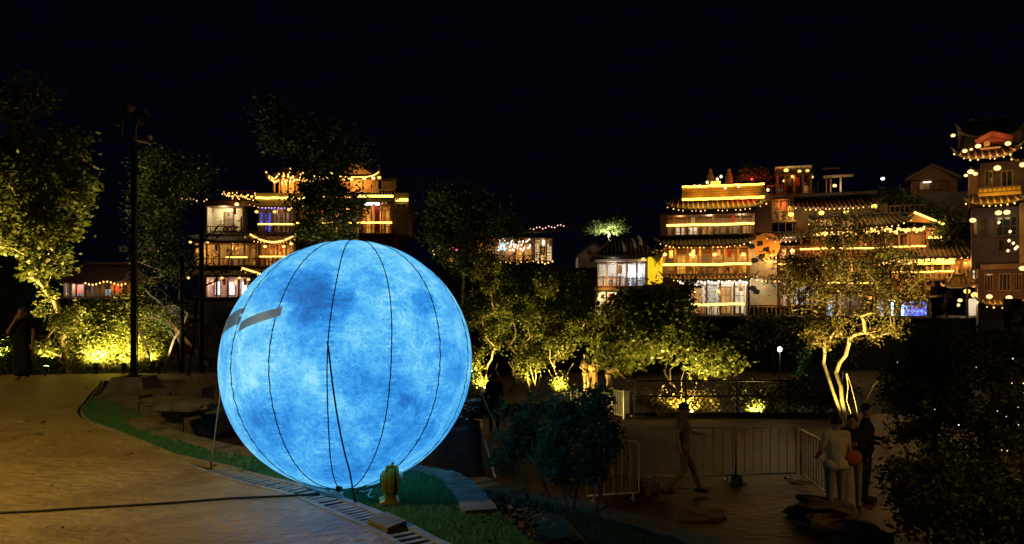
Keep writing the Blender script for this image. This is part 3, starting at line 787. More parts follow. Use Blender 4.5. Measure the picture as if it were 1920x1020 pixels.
# ---------------------------------------------------------------- lamps that light the plants
FIX = emit('uplight_lens', (1, .8, .25), 9.0, sample=False)
def uplight(label, loc, target, watts, angle=110, c=(1, .7, .17), lens=True):
    root = empty('ground_uplight', loc, 0, label, 'spotlight')
    d = (Vector(target) - Vector(loc)).normalized(); q = d.to_track_quat('Z', 'Y').to_matrix()
    mb = MB(); mb.lathe([(.06, 0), (.075, .02), (.08, .11), (.09, .13), (.085, .14)], 12); mb.v = [tuple(q @ Vector(v) + Vector((0, 0, .1))) for v in mb.v]; mb.build('housing', BLACK, root)
    mb = MB(); mb.lathe([(.07, .142), (.06, .15)], 12); mb.v = [tuple(q @ Vector(v) + Vector((0, 0, .1))) for v in mb.v]; mb.build('lens', FIX, root)
    MB().tube([(0, 0, .12), (0, 0, -.05)], .02, 6).build('spike', BLACK, root)
    lp = d * .2 + Vector((0, 0, .1))
    spot(root, lp, Vector(target) - Vector(loc), watts, c, angle)
    return root
def street_lamp(loc, h, watts, c, label):
    root = empty('street_lamp', loc, 0, label, 'street lamp')
    MB().tube([(0, 0, 0), (0, 0, h * .6), (0, 0, h)], [.08, .06, .05], 12).build('post', BLACK, root, True)
    MB().lathe([(.16, 0), (.16, .04), (.1, .08), (.085, .3)], 14).build('base', BLACK, root)
    MB().lathe([(.05, h), (.22, h + .42), (.26, h + .44), (.24, h + .5), (.05, h + .62), (.02, h + .7)], 12).build('hood', BLACK, root)
    MB().lathe([(.05, h + .03), (.19, h + .38)], 12).build('globe', emit('sodium_globe', (1, .62, .2), 6.0, sample=False), root)
    spot(root, (0, 0, h - .02), (0, 0, 0), watts, c, 156, .5, .12)
street_lamp((-6.9, 3.9, 0), 4.2, 1850, (1, .64, .11), 'street lamp beside the near path outside the view')
street_lamp((-15.5, 11, 0), 5.0, 1200, (1, .64, .17), 'street lamp by the left path outside the view')
street_lamp((11, 6, -1.8), 5.4, 1000, (1, .54, .15), 'street lamp by the lower square outside the view')

# ---------------------------------------------------------------- plants
def BL(px, py, Y, rx, ry, dep):
    c = P(px, py, Y); return ((c.x, c.y, c.z), (rx / FPX * Y, dep, ry / FPX * Y))
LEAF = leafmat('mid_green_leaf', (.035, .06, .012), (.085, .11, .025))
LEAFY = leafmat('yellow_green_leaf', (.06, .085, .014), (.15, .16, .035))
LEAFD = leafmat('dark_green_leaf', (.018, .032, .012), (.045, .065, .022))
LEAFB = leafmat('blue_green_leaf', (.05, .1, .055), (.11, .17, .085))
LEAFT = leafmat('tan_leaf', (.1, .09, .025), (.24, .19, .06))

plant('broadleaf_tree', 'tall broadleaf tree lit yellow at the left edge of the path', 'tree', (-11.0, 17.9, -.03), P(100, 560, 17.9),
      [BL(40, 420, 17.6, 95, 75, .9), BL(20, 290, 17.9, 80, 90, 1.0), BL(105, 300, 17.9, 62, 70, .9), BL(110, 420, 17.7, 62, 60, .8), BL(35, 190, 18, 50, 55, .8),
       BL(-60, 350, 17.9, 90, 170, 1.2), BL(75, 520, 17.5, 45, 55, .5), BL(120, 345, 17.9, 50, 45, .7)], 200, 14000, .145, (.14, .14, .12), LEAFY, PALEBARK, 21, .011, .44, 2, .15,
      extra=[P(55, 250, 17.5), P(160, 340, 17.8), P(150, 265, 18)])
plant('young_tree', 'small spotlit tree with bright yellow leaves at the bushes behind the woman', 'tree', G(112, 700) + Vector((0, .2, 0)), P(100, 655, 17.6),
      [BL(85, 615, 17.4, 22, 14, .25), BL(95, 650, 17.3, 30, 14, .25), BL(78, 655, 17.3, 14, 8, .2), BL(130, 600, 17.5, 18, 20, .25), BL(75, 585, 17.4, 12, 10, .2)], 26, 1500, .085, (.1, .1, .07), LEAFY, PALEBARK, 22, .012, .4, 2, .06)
for k, (px, Y, w, ytop, lab) in enumerate(((150, 18.4, 34, 575, 'yellow lit bamboo thicket clump nearest the spotlit small tree'), (195, 18.6, 40, 565, 'brightest yellow bamboo thicket clump left of the camera pole'),
                                       (238, 18.8, 38, 545, 'yellow lit thicket clump right behind the camera pole'), (282, 18.9, 34, 575, 'yellow lit thicket clump right of the camera pole'))):
    b = P(px, 700, Y); b.z = -.03
    plant('thicket', lab, 'shrub', b, P(px, 650, Y), [BL(px, 612, Y, w, 40, .5), BL(px, 660, Y - .1, w, 36, .5), BL(px + 6, ytop + 28, Y, w * .7, 30, .4)], 76, 6500, .08, (.12, .12, .12), LEAFY, PALEBARK, 30 + k, .008, .36, 6, .28, 'lit thicket behind the path')
for k, (px, py, w, Y) in enumerate(((20, 668, 48, 18.2), (75, 685, 26, 17.9))):
    b = P(px, 700, Y); b.z = -.03
    plant('fern_bush', ('low feathery green bush behind the woman in black' if k == 0 else 'small feathery bush at the foot of the spotlit tree'), 'shrub', b, P(px, 690, Y), [BL(px, py, Y, w, 28, .5)], 40, 4500, .06, (.14, .14, .1), LEAF, BARK, 40 + k, .006, .36, 5, .2)
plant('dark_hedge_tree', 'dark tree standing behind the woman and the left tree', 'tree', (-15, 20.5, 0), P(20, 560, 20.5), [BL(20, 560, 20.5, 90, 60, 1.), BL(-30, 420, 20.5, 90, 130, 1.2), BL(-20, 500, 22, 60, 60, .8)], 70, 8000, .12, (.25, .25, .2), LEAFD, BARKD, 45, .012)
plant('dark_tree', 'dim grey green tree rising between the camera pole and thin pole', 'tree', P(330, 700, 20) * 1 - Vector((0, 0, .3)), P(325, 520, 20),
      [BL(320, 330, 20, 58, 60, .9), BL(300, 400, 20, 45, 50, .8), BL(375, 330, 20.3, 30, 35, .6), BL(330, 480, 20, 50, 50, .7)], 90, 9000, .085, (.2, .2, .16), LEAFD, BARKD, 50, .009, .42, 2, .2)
plant('bare_tree', 'nearly leafless dark tree with forked branches left of the balloon', 'tree', P(352, 702, 17.4), P(365, 560, 17.4),
      [BL(400, 480, 17.4, 55, 60, .6), BL(430, 420, 17.4, 25, 40, .4), BL(330, 560, 17.4, 35, 50, .5)], 46, 260, .07, (.15, .15, .1), LEAFD, BARKD, 51, .011, .46, 2, .1)
plant('bare_tree', 'slender dark crooked tree between the camera pole and short pole', 'tree', P(300, 702, 17.9), P(290, 580, 17.9), [BL(285, 500, 17.9, 40, 60, .5), BL(310, 590, 17.9, 35, 35, .4)], 34, 900, .06, (.14, .14, .1), LEAFD, BARKD, 52, .01, .46, 2, .15)
plant('tall_tree', 'tall dark tree rising behind the balloon before the lit tea house', 'tree', (P(610, 640, 30).x, 30, -2), P(605, 480, 30),
      [BL(520, 215, 30, 32, 28, .9), BL(545, 265, 30, 42, 32, 1.), BL(625, 245, 30, 48, 38, 1.), BL(600, 300, 30, 62, 36, 1.2), BL(655, 300, 30, 36, 30, .9), BL(600, 370, 30, 52, 38, 1.2), BL(612, 420, 30, 58, 34, 1.2), BL(660, 385, 30, 28, 30, .8)],
      150, 11000, .17, (.26, .26, .2), LEAFD, BARKD, 53, .014, .44)
plant('round_tree', 'dark round tree between the balloon and the distant low house', 'tree', (P(868, 640, 34).x, 34, -2), P(868, 520, 34), [BL(865, 400, 34, 70, 48, 1.8), BL(835, 430, 34, 36, 40, 1.2), BL(915, 430, 34, 36, 30, 1.2), BL(870, 470, 33, 45, 50, 1.2)], 120, 12000, .17, (.3, .3, .24), LEAFD, BARKD, 54, .015)
plant('round_tree', 'dark leafy tree before the distant low house with coloured lights', 'tree', (P(985, 660, 30).x, 30, -2), P(985, 560, 30), [BL(975, 540, 30, 80, 45, 1.5), BL(930, 560, 30, 50, 45, 1.), BL(1050, 560, 30, 50, 40, 1.), BL(960, 430, 31, 36, 14, .7)], 110, 11000, .16, (.3, .3, .22), LEAFD, BARKD, 55, .014)
plant('umbrella_tree', 'pale floodlit flat crowned tree on the far hillside', 'tree', P(1142, 450, 78), P(1142, 436, 78), [BL(1140, 424, 78, 40, 9, 1.5), BL(1155, 414, 78, 24, 8, 1.2), BL(1120, 428, 78, 20, 6, 1.)], 46, 4200, .34, (.4, .4, .2), leafmat('pale_leaf', (.1, .14, .05), (.2, .24, .1)), BARK, 56, .04)
# trees right of the balloon, lit from below
for k, (px, yb, Y, lab, bl, n) in enumerate((
        (905, 745, 25.6, 'slender tree lit yellow at its foot right beside the balloon', [BL(888, 610, 25.6, 26, 60, .6), BL(930, 590, 25.9, 30, 60, .6), BL(905, 510, 25.6, 34, 44, .6), BL(880, 470, 26, 22, 30, .5), BL(893, 690, 25.3, 16, 36, .3)], 7500),
        (965, 745, 26.6, 'slim dark tree behind the standing figure in black', [BL(960, 580, 26.6, 36, 80, .6), BL(985, 660, 26.6, 28, 30, .5), BL(950, 520, 26.8, 22, 30, .5)], 5000),
        (1000, 745, 25.8, 'slender tree with yellow lit leaf tufts left of the statues', [BL(1000, 660, 25.8, 30, 30, .5), BL(1020, 600, 26.0, 40, 45, .5), BL(985, 690, 25.5, 24, 16, .3), BL(1030, 545, 26, 24, 34, .5)], 6000),
        (1055, 745, 25.2, 'small tree lit bright yellow at its foot beside the statues', [BL(1050, 650, 25.5, 34, 36, .4), BL(1075, 600, 25.6, 34, 44, .5), BL(1055, 725, 25.0, 26, 20, .25), BL(1090, 560, 26, 22, 40, .5)], 6500))):
    b = P(px, yb, Y); b.z = -1.52
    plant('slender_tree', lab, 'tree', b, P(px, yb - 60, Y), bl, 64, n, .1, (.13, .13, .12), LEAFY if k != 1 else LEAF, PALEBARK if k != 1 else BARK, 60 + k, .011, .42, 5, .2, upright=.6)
plant('big_leaf_tree', 'broad magnolia like tree with large yellow lit leaves behind the lattice fence', 'tree', (P(1280, 760, 25).x, 25, -2), P(1270, 700, 25),
      [BL(1200, 640, 25, 70, 40, 1.2), BL(1270, 620, 25, 50, 60, 1.2), BL(1330, 670, 24.6, 50, 30, 1.), BL(1180, 590, 25.4, 60, 40, 1.2), BL(1240, 570, 25.6, 50, 26, 1.), BL(1150, 660, 25, 40, 40, .9), BL(1370, 690, 24.4, 20, 22, .6)],
      170, 9500, .2, (.24, .24, .17), LEAFY, BARKD, 70, .011, .4, 5, .3, droop=.5)
plant('dark_tree', 'dark leafy tree in front of the white pavilion balcony', 'tree', (P(1190, 660, 36).x, 36, -2), P(1190, 600, 36), [BL(1190, 570, 36, 40, 26, 1.), BL(1230, 550, 36, 28, 20, 1.), BL(1275, 560, 36, 20, 18, .8), BL(1290, 540, 36, 16, 12, .6)], 44, 2000, .26, (.24, .24, .16), LEAF, BARKD, 71, .018)
plant('spotlit_tree', 'tall thin leaved tree with forked trunk lit brilliant yellow at its foot', 'tree', (P(1592, 0, 19.5).x, 19.5, -1.85), P(1594, 690, 19.5),
      [BL(1560, 520, 19.5, 80, 70, 1.), BL(1620, 480, 19.5, 90, 80, 1.1), BL(1690, 520, 19.5, 60, 70, .9), BL(1510, 540, 19.5, 60, 55, .8), BL(1490, 480, 19.5, 50, 34, .7), BL(1590, 430, 19.6, 80, 34, .9), BL(1560, 620, 19.5, 60, 40, .7), BL(1650, 610, 19.5, 60, 50, .7)],
      210, 15000, .085, (.12, .12, .1), LEAFT, PALEBARK, 72, .0095, .45, 6, .16, wob=.045, upright=.9)
plant('dark_bush', 'dark bush cascading from the wall below the dining terrace', 'shrub', (P(1450, 690, 40).x, 40, -2), P(1450, 650, 40), [BL(1420, 620, 40, 40, 30, 1.), BL(1500, 630, 40, 45, 34, 1.), BL(1560, 650, 40, 40, 30, 1.)], 60, 5000, .2, (.35, .35, .25), LEAF, BARKD, 73, .016)
plant('weeping_shrub', 'green lit drooping shrub beside the white path lamp', 'shrub', (P(1525, 730, 28).x, 28, -2), P(1525, 690, 28), [BL(1525, 690, 28, 22, 34, .5), BL(1540, 660, 28, 18, 20, .4)], 40, 3000, .13, (.16, .16, .2), leafmat('fresh_green_leaf', (.03, .1, .02), (.06, .16, .03)), BARK, 74, .01, droop=.9)
for k, (px, yb, Y, bl, n, lab) in enumerate(((1760, 960, 13, [BL(1740, 760, 13, 70, 100, .9), BL(1780, 650, 13, 70, 50, .8), BL(1700, 700, 13.3, 40, 60, .6)], 17000, 'big dark bush between the spotlit tree and the black pole'),
                                              (1860, 980, 12, [BL(1850, 760, 12, 70, 120, .9), BL(1900, 660, 12.2, 40, 50, .6), BL(1930, 850, 12, 60, 120, .8)], 16000, 'big dark bush at the right edge of the square'),
                                              (1780, 1040, 9.5, [BL(1760, 930, 9.5, 100, 80, .8), BL(1880, 960, 9.3, 90, 90, .8)], 15000, 'dark low bush in the bottom right corner'))):
    b = P(px, yb, Y); b.z = -1.8
    plant('dark_bush', lab, 'shrub', b, P(px, yb - 120, Y), bl, 95, int(n * .62), .09, (.11, .11, .1), LEAFY, BARKD, 80 + k, .007, .4, 6, .3)
# shrubs on the lower terrace in front
for k, (px, yb, bl, n, lab, st) in enumerate((
        (1000, 940, [(965, 790, 34, 46), (990, 830, 42, 50), (945, 850, 26, 44), (1005, 770, 20, 30)], 3400, 'dark leaning shrub nearest the glowing balloon', 3),
        (1070, 990, [(1045, 800, 40, 50), (1085, 775, 34, 44), (1035, 860, 34, 40), (1070, 880, 40, 26)], 4200, 'dark shrub with pale forked stems in front of the square', 3),
        (1118, 1005, [(1120, 800, 30, 50), (1110, 860, 32, 44), (1142, 830, 20, 40), (1125, 750, 14, 22)], 3600, 'dark shrub with a straight stem nearest the barriers', 2))):
    b = G(px, yb, -.6)
    plant('shrub', lab, 'shrub', b, P(px - 4, yb - 110, b.y), [BL(x, y, b.y, rx, ry, .25) for x, y, rx, ry in bl], 90, int(n * .72), .058, (.05, .05, .05), LEAFB, BARK, 90 + k, .0042, .36, st + 3, .09, upright=.9, wob=.05)
def glints():
    rnd = random.Random(31)
    for lab, cc, n, Y, boxpx in (('tiny cold fairy lights scattered in the dark right bushes', (.8, .9, 1), 8, 11.4, (1680, 1900, 640, 990)), ('tiny warm fairy lights at the far right edge bushes', (1, .65, .2), 16, 11.2, (1868, 1920, 690, 930))):
        pts = [P(rnd.uniform(boxpx[0], boxpx[1]), rnd.uniform(boxpx[2], boxpx[3]), Y + rnd.uniform(-.4, .4)) for _ in range(n)]
        o = empty('light_string', tuple(pts[0]), 0, lab, 'string lights'); mb = MB()
        for p in pts:
            q = p - pts[0]; r = rnd.uniform(.005, .011); mb.lathe([(r * .3, -r), (r, 0), (r * .3, r)], 6, q)
        tag(mb.build('bulbs', emit(lab.split()[1] + '_fairy_bulb', cc, 2.0, sample=False), o, True), kind='stuff')
glints()
def stray():
    rng = np.random.default_rng(15); n = 130
    x = rng.uniform(-9, -.5, n); y = rng.uniform(4.6, 15, n); poly_ = poly; k = inside(poly_, x, y); cs = np.stack([x[k], y[k], np.full(k.sum(), .012)], 1)
    v, f = leaf_cloud(rng, cs, (.01, .01, .002), len(cs), .05, .12)
    tag(link('stray_leaves', npmesh('stray_leaves', v, f, noisemat('dry_leaf', (.06, .045, .03), (.13, .1, .07), 9, .7, 0))), 'single dry leaves strewn over the stamped path', 'leaves', None, 'stuff')
stray()
def litter_leaves():
    rng = np.random.default_rng(6); n = 1500
    c = np.array([tuple(G(920, 960, -.02)), tuple(G(945, 980, -.02)), tuple(G(955, 950, -.1))])
    v, f = leaf_cloud(rng, c, (.16, .2, .012), n, .05, .2)
    tag(link('fallen_leaves', npmesh('fallen_leaves', v, f, noisemat('dry_leaf', (.06, .045, .03), (.13, .1, .07), 9, .7, 0))), 'dry brown leaves heaped at the end of the stone edging', 'leaves', None, 'stuff')
    for k, (px, py) in enumerate(((432, 878), (458, 886), (478, 882))):
        b = G(px, py, 0); plant('weed', ('first', 'second', 'third')[k] + ' weed sprig from the left growing at the drain edge', 'weed', b, b + Vector((0, 0, .05)), [(tuple(b + Vector((0, 0, .09))), (.06, .04, .06))], 8, 46, .035, (.02, .02, .02), GRASS, BARK, 110 + k, .0016, .3, 2, .02, crown='leaves', trunk='stem')
litter_leaves()
uplight('ground uplight at the foot of the tall left tree', (-12.6, 17.3, -.03), (-12.1, 17.9, 4.8), 3800, 95)
uplight('ground uplight under the small spotlit tree', tuple(G(85, 706)), P(100, 610, 17.5), 224, 100)
uplight('ground uplight before the brightest thicket clump', P(180, 700, 17.75), P(190, 560, 18.9), 900, 140)
uplight('ground uplight in the thicket behind the camera pole', P(232, 700, 17.9), P(235, 560, 19.1), 760, 140)
uplight('ground uplight in the thicket right of the camera pole', P(285, 696, 18.3), P(282, 600, 19), 192, 130)
uplight('bright ground uplight at the foot of the slender tree by the balloon', (P(906, 0, 24.7).x, 24.7, -1.5), P(898, 640, 25.7), 1344, 110)
uplight('ground uplight between the slender trees', (P(992, 0, 24.9).x, 24.9, -1.5), P(1003, 640, 25.9), 576, 110)
uplight('bright ground uplight at the foot of the tree beside the statues', (P(1046, 0, 24.4).x, 24.4, -1.5), P(1062, 640, 25.4), 1344, 115)
uplight('ground uplight behind the lattice fence under the big leaved tree', (P(1295, 0, 24).x, 24, -2.2), P(1270, 630, 25), 2300, 130)
uplight('ground uplight behind the lattice fence at the low lit plants', (P(1430, 0, 24.2).x, 24.2, -2.25), P(1340, 640, 24.9), 1500, 140)
uplight('bright ground uplight against the forked trunk', (P(1583, 0, 18.9).x, 18.9, -1.8), P(1606, 600, 19.7), 480, 90, (1, .78, .18))
uplight('added low floodlight beside the metal picket fence', (P(1062, 0, 21.4).x, 21.4, -1.8), P(1160, 740, 22.3), 130, 120)  # added for the pickets; the tree's own floodlight stands behind them
uplight('added uplight washing the crown of the forked tree', (P(1660, 0, 17.6).x, 17.6, -1.8), P(1590, 500, 19.5), 2700, 75, (1, .7, .2))  # second lamp, added to brighten the leaf canopy
uplight('added uplight hidden behind the balloon under the tall tree', (P(600, 0, 28.5).x, 28.5, -2), P(600, 300, 30), 2600, 110, (1, .8, .3))  # added in place of building and city light on the crown
uplight('garden uplight under the round tree right of the balloon', (P(880, 0, 31.5).x, 31.5, -2.2), P(870, 420, 34), 900, 110, (1, .78, .3))
uplight('small added uplight aimed at the bronze statues', (P(1090, 0, 23.7).x, 23.7, -1.5), P(1110, 690, 24.5), 200, 100)  # added so that the statues show up
uplight('hillside uplight under the pale flat crowned tree', P(1140, 452, 76.5), P(1140, 420, 78), 1600, 140, (1, .95, .55))
uplight('ground uplight at the right end of the thicket', P(300, 698, 17.2), P(330, 420, 20), 500, 90, (1, .8, .35))
b = P(1430, 780, 24.6)
plant('low_plant', 'low yellow lit plants seen through the lattice fence', 'plant', (b.x, b.y, -2.3), b + Vector((0, 0, .3)), [BL(1430, 765, 24.6, 34, 12, .3)], 30, 1400, .1, (.1, .1, .1), LEAFY, BARK, 120, .006, .3, 4, .2)
b = P(1255, 770, 24.7)
plant('low_plant', 'broad low hedge lit amber behind the lattice fence', 'plant', (b.x, b.y, -2.3), b + Vector((0, 0, .3)), [BL(1225, 758, 24.7, 36, 20, .4), BL(1300, 758, 24.7, 44, 20, .4)], 60, 3200, .11, (.13, .13, .12), LEAFT, BARK, 121, .006, .3, 6, .5)
b = P(1450, 745, 24.9)
plant('dark_hedge', 'dim dark hedge behind the right part of the lattice fence', 'hedge', (b.x, b.y, -2.3), b + Vector((0, 0, .3)), [BL(1400, 735, 25, 60, 25, .4), BL(1500, 740, 25, 60, 30, .4), BL(1560, 730, 25, 40, 34, .4)], 80, 6500, .12, (.2, .2, .16), LEAFD, BARKD, 122, .006, .3, 6, .6)
def path_globe():
    c = P(1462, 655, 30); root = empty('path_lamp', (c.x, 30, -2.3), 0, 'round white path lamp glowing in the dark garden', 'lamp'); h = c.z + 2.3
    MB().tube([(0, 0, 0), (0, 0, h - .12)], .03, 8).build('post', BLACK, root)
    MB().lathe([(.02, h - .1), (.065, h - .08), (.095, h), (.065, h + .08), (.02, h + .1)], 14).build('globe', emit('white_globe', (.95, 1, .85), 8), root, True)
    point(root, (0, -.2, h), 60, (.9, 1, .8), .15)
path_globe()

# ---------------------------------------------------------------- people and statues
def caps(mb, a, b, ra, rb):
    a = Vector(a); b = Vector(b); d = b - a; L = d.length; d = d.normalized() if L > 1e-6 else Vector((0, 0, 1))
    pts = []; rad = []
    for k in range(5):
        t = math.pi / 2 * k / 4; pts.append(a - d * ra * math.cos(t)); rad.append(max(ra * math.sin(t), ra * .05))
    for k in range(5):
        t = math.pi / 2 * k / 4; pts.append(b + d * rb * math.sin(t)); rad.append(max(rb * math.cos(t), rb * .05))
    mb.tube(pts, rad, 12)
SKIN = noisemat('skin', (.4, .24, .16), (.5, .31, .22), 12, .55, .05)
HAIR = noisemat('black_hair', (.008, .007, .006), (.02, .017, .014), 20, .5, .3, stretch=(6, 6, 1))
JOINTS = dict(pelvis=(0, 0, .93), waist=(0, .0, 1.08), chest=(0, 0, 1.27), neck=(0, .01, 1.45), head=(0, -.01, 1.585),
              shl=(.175, .01, 1.4), ell=(.23, .03, 1.12), wrl=(.25, -.04, .88), shr=(-.175, .01, 1.4), elr=(-.23, .03, 1.12), wrr=(-.25, -.04, .88),
              hil=(.09, 0, .9), knl=(.1, -.01, .5), anl=(.1, .02, .09), hir=(-.09, 0, .9), knr=(-.1, -.01, .5), anr=(-.1, .02, .09))
def figure(name, label, cat, loc, rz, h, pose, zones, hair=True, group=None, skirt=None, long_hair=False, slim=1., hat=False, sleeves='short', voxel=.011):
    """one continuous body from tapered limbs; zones: material for skin, top, bottom, shoe"""
    J = {k: Vector(v) for k, v in JOINTS.items()}; J.update({k: Vector(v) for k, v in pose.items()})
    S = []   # (a, b, ra, rb, zone)
    def c(a, b, ra, rb, z):
        a = J[a] if isinstance(a, str) else Vector(a); b = J[b] if isinstance(b, str) else Vector(b); S.append((a, b, ra, rb, z))
    s = slim
    c('hil', 'hir', .112 * s, .112 * s, 'bottom'); c('pelvis', 'waist', .125 * s, .115 * s, 'top'); c('waist', 'chest', .115 * s, .13 * s, 'top')
    for t in (.05, -.05): c(J['waist'] + Vector((t, 0, 0)), J['chest'] + Vector((t * 1.5, 0, .02)), .1 * s, .11 * s, 'top')
    c('chest', J['neck'] + Vector((0, 0, -.05)), .12 * s, .08, 'top'); c(J['shl'] * .8 + J['shr'] * .2, J['shr'] * .8 + J['shl'] * .2, .075, .075, 'top')
    c('neck', J['head'] + Vector((0, .01, -.05)), .055, .052, 'skin')
    hd = J['head']; c(hd + Vector((0, .012, .03)), hd + Vector((0, .0, -.02)), .088, .08, 'skin'); c(hd + Vector((0, -.02, -.03)), hd + Vector((0, -.03, -.085)), .062, .042, 'skin')
    c(hd + Vector((0, -.085, .01)), hd + Vector((0, -.108, -.025)), .011, .015, 'skin')           # nose
    c(hd + Vector((-.022, -.085, -.068)), hd + Vector((.022, -.085, -.068)), .01, .01, 'skin')    # mouth
    for e in (-1, 1): c(hd + Vector((e * .085, .01, .015)), hd + Vector((e * .087, .015, -.025)), .016, .012, 'skin')
    for q, sg in (('l', 1), ('r', -1)):
        zt = 'top'; zf = 'top' if sleeves == 'long' else 'skin'
        mid = J['sh' + q] + (J['el' + q] - J['sh' + q]) * .6
        c('sh' + q, mid, .062 * s, .055 * s, zt); c(mid, 'el' + q, .048 * s, .042 * s, zf); c('el' + q, 'wr' + q, .043 * s, .03, zf)
        el, wr = J['el' + q], J['wr' + q]; d = (wr - el).normalized(); side = d.cross(Vector((0, -1, 0)));
        side = side.normalized() if side.length > .2 else Vector((1, 0, 0)); nrm = side.cross(d)
        pm = wr + d * .055; c(wr, pm, .026, .034, 'skin'); c(wr + side * .012, pm + side * .02 + d * .02, .022, .022, 'skin'); c(wr - side * .012, pm - side * .02 + d * .02, .022, .02, 'skin')
        for k, ln in enumerate((.062, .075, .072, .055)):
            f0 = pm + side * (.034 - .0225 * k) + d * .03; f1 = f0 + d * ln * .55 + nrm * .008; f2 = f1 + d * ln * .4 + nrm * .026
            c(f0, f1, .0105, .0098, 'skin'); c(f1, f2, .0098, .009, 'skin')
        t0 = wr + side * .022 + d * .02; t1 = t0 + side * .03 + d * .035 + nrm * .012; t2 = t1 + side * .006 + d * .03 + nrm * .012
        c(t0, t1, .014, .012, 'skin'); c(t1, t2, .012, .01, 'skin')
        c('hi' + q, 'kn' + q, .088 * s, .06 * s, 'bottom'); c('kn' + q, 'an' + q, .06 * s, .042, 'bottom')
        an = J['an' + q]; fd = Vector(pose.get('foot', (0, -1, 0))); c(an + Vector((0, 0, -.03)) - fd * .04, an + fd * .15 + Vector((0, 0, -.055)), .042, .034, 'shoe')
    if skirt:
        lo, w0, w1 = skirt
        for k in range(16):
            t = k / 15; zz = 1.05 + (lo - 1.05) * t; rr = w0 + (w1 - w0) * t
            ctr = J['pelvis'] * (1 - t) + (J['anl'] + J['anr']) * .5 * t
            c((ctr.x - rr * .45, ctr.y, zz), (ctr.x + rr * .45, ctr.y, zz), rr * .62, rr * .62, 'bottom')
    mb = MB()
    for a, b_, ra, rb, z in S: caps(mb, a, b_, ra, rb)
    tmp = mb.build('figure_source', SKIN); md = tmp.modifiers.new('r', 'REMESH'); md.mode = 'VOXEL'; md.voxel_size = voxel; md.use_smooth_shade = True
    s2 = tmp.modifiers.new('s', 'SMOOTH'); s2.iterations = 2; s2.factor = .4
    dg = bpy.context.evaluated_depsgraph_get(); me = bpy.data.meshes.new_from_object(tmp.evaluated_get(dg)); bpy.data.objects.remove(tmp)
    me.name = 'body'; me.materials.clear(); zk = ['skin', 'top', 'bottom', 'shoe']
    for z in zk: me.materials.append(zones[z])
    n = len(me.polygons); ctr = np.empty(n * 3, np.float32); me.polygons.foreach_get('center', ctr); ctr = ctr.reshape(-1, 3)
    best = np.full(n, 1e9); zi = np.zeros(n, np.int32)
    for a, b_, ra, rb, z in S:
        A = np.array(a); B = np.array(b_); ab = B - A; t = np.clip(((ctr - A) @ ab) / max(ab @ ab, 1e-9), 0, 1)
        dd = np.linalg.norm(ctr - (A + t[:, None] * ab), axis=1) - (ra + (rb - ra) * t); k = dd < best; best[k] = dd[k]; zi[k] = zk.index(z)
    tor = np.abs(ctr[:, 0]) < .2; hem = J['pelvis'].z - .07
    zi[(zi == 1) & (ctr[:, 2] < hem) & tor] = 2; zi[(zi == 2) & (ctr[:, 2] > hem) & tor] = 1
    me.polygons.foreach_set('material_index', zi); me.polygons.foreach_set('use_smooth', np.ones(n, bool))
    root = empty(name, loc, rz, label, cat, group); root.scale = (h / 1.7,) * 3
    bo = link('body', me, root)
    if hair:
        rng = np.random.default_rng(int(h * 1000)); vs = []; fs = []; nu, nv = 22, 12
        for j in range(nv):
            la = math.pi / 2 - (math.pi * .62) * j / (nv - 1)
            for i in range(nu):
                lo = 2 * math.pi * i / nu; front = max(0, -math.sin(lo)) if True else 0
                la2 = max(la, R(28) * front * 1.3 - R(10) * (1 - front) - (R(60) if long_hair else R(22)) * (1 - front)) if front > .1 else la
                r = .102 + rng.normal(0, .002)
                vs.append((hd.x + r * .93 * math.cos(la2) * math.cos(lo), hd.y + .012 + r * 1.04 * math.cos(la2) * math.sin(lo), hd.z + .032 + r * math.sin(la2) * 1.02))
        for j in range(nv - 1):
            for i in range(nu): fs.append((j * nu + i, (j + 1) * nu + i, (j + 1) * nu + (i + 1) % nu, j * nu + (i + 1) % nu))
        MB().add(vs, fs).build('hair', HAIR, root, True)
        if long_hair: MB().tube([hd + Vector((0, .06, .02)), hd + Vector((0, .085, -.1)), hd + Vector((0, .09, -.22))], [.085, .085, .04], 12).build('hair_length', HAIR, root, True)
        EYE = noisemat('dark_eye', (.01, .008, .006), (.02, .015, .01), 4, .2, 0)
        for e in (-1, 1): MB().lathe([(.002, -.008), (.008, 0), (.002, .008)], 8, (hd.x + e * .032, hd.y - .082, hd.z + .012)).build('eye', EYE, root, True)
    return root
def cloth(name, a, b): return noisemat(name, a, b, 9, .85, .15)
BLKC = cloth('black_cloth', (.008, .008, .009), (.018, .017, .018)); OLIVEC = cloth('pale_olive_cloth', (.34, .31, .16), (.42, .38, .2)); WHITEK = cloth('off_white_cloth', (.5, .45, .33), (.6, .54, .4))
BROWNC = cloth('brown_cloth', (.1, .07, .045), (.15, .1, .07)); TANC = cloth('khaki_cloth', (.13, .11, .06), (.2, .16, .09)); GREYC = cloth('grey_cloth', (.22, .2, .16), (.3, .27, .2)); SHOEK = cloth('dark_shoe', (.015, .013, .012), (.03, .026, .022))
WSHOE = cloth('pale_shoe', (.3, .22, .15), (.4, .3, .2))
figure('person', 'person in a long black dress holding a hand to the face, by the bushes', 'person', tuple(G(41, 712)), R(14), 1.64,
       dict(wrr=(-.075, -.15, 1.42), elr=(-.25, -.1, 1.12), shr=(-.165, .0, 1.38), shl=(.165, 0, 1.38), wrl=(.24, -.04, .86), anl=(.07, .1, .1), knl=(.07, .04, .5), anr=(-.05, -.06, .09)),
       dict(skin=SKIN, top=BLKC, bottom=BLKC, shoe=WSHOE), skirt=(.2, .17, .2), long_hair=True, slim=.92)
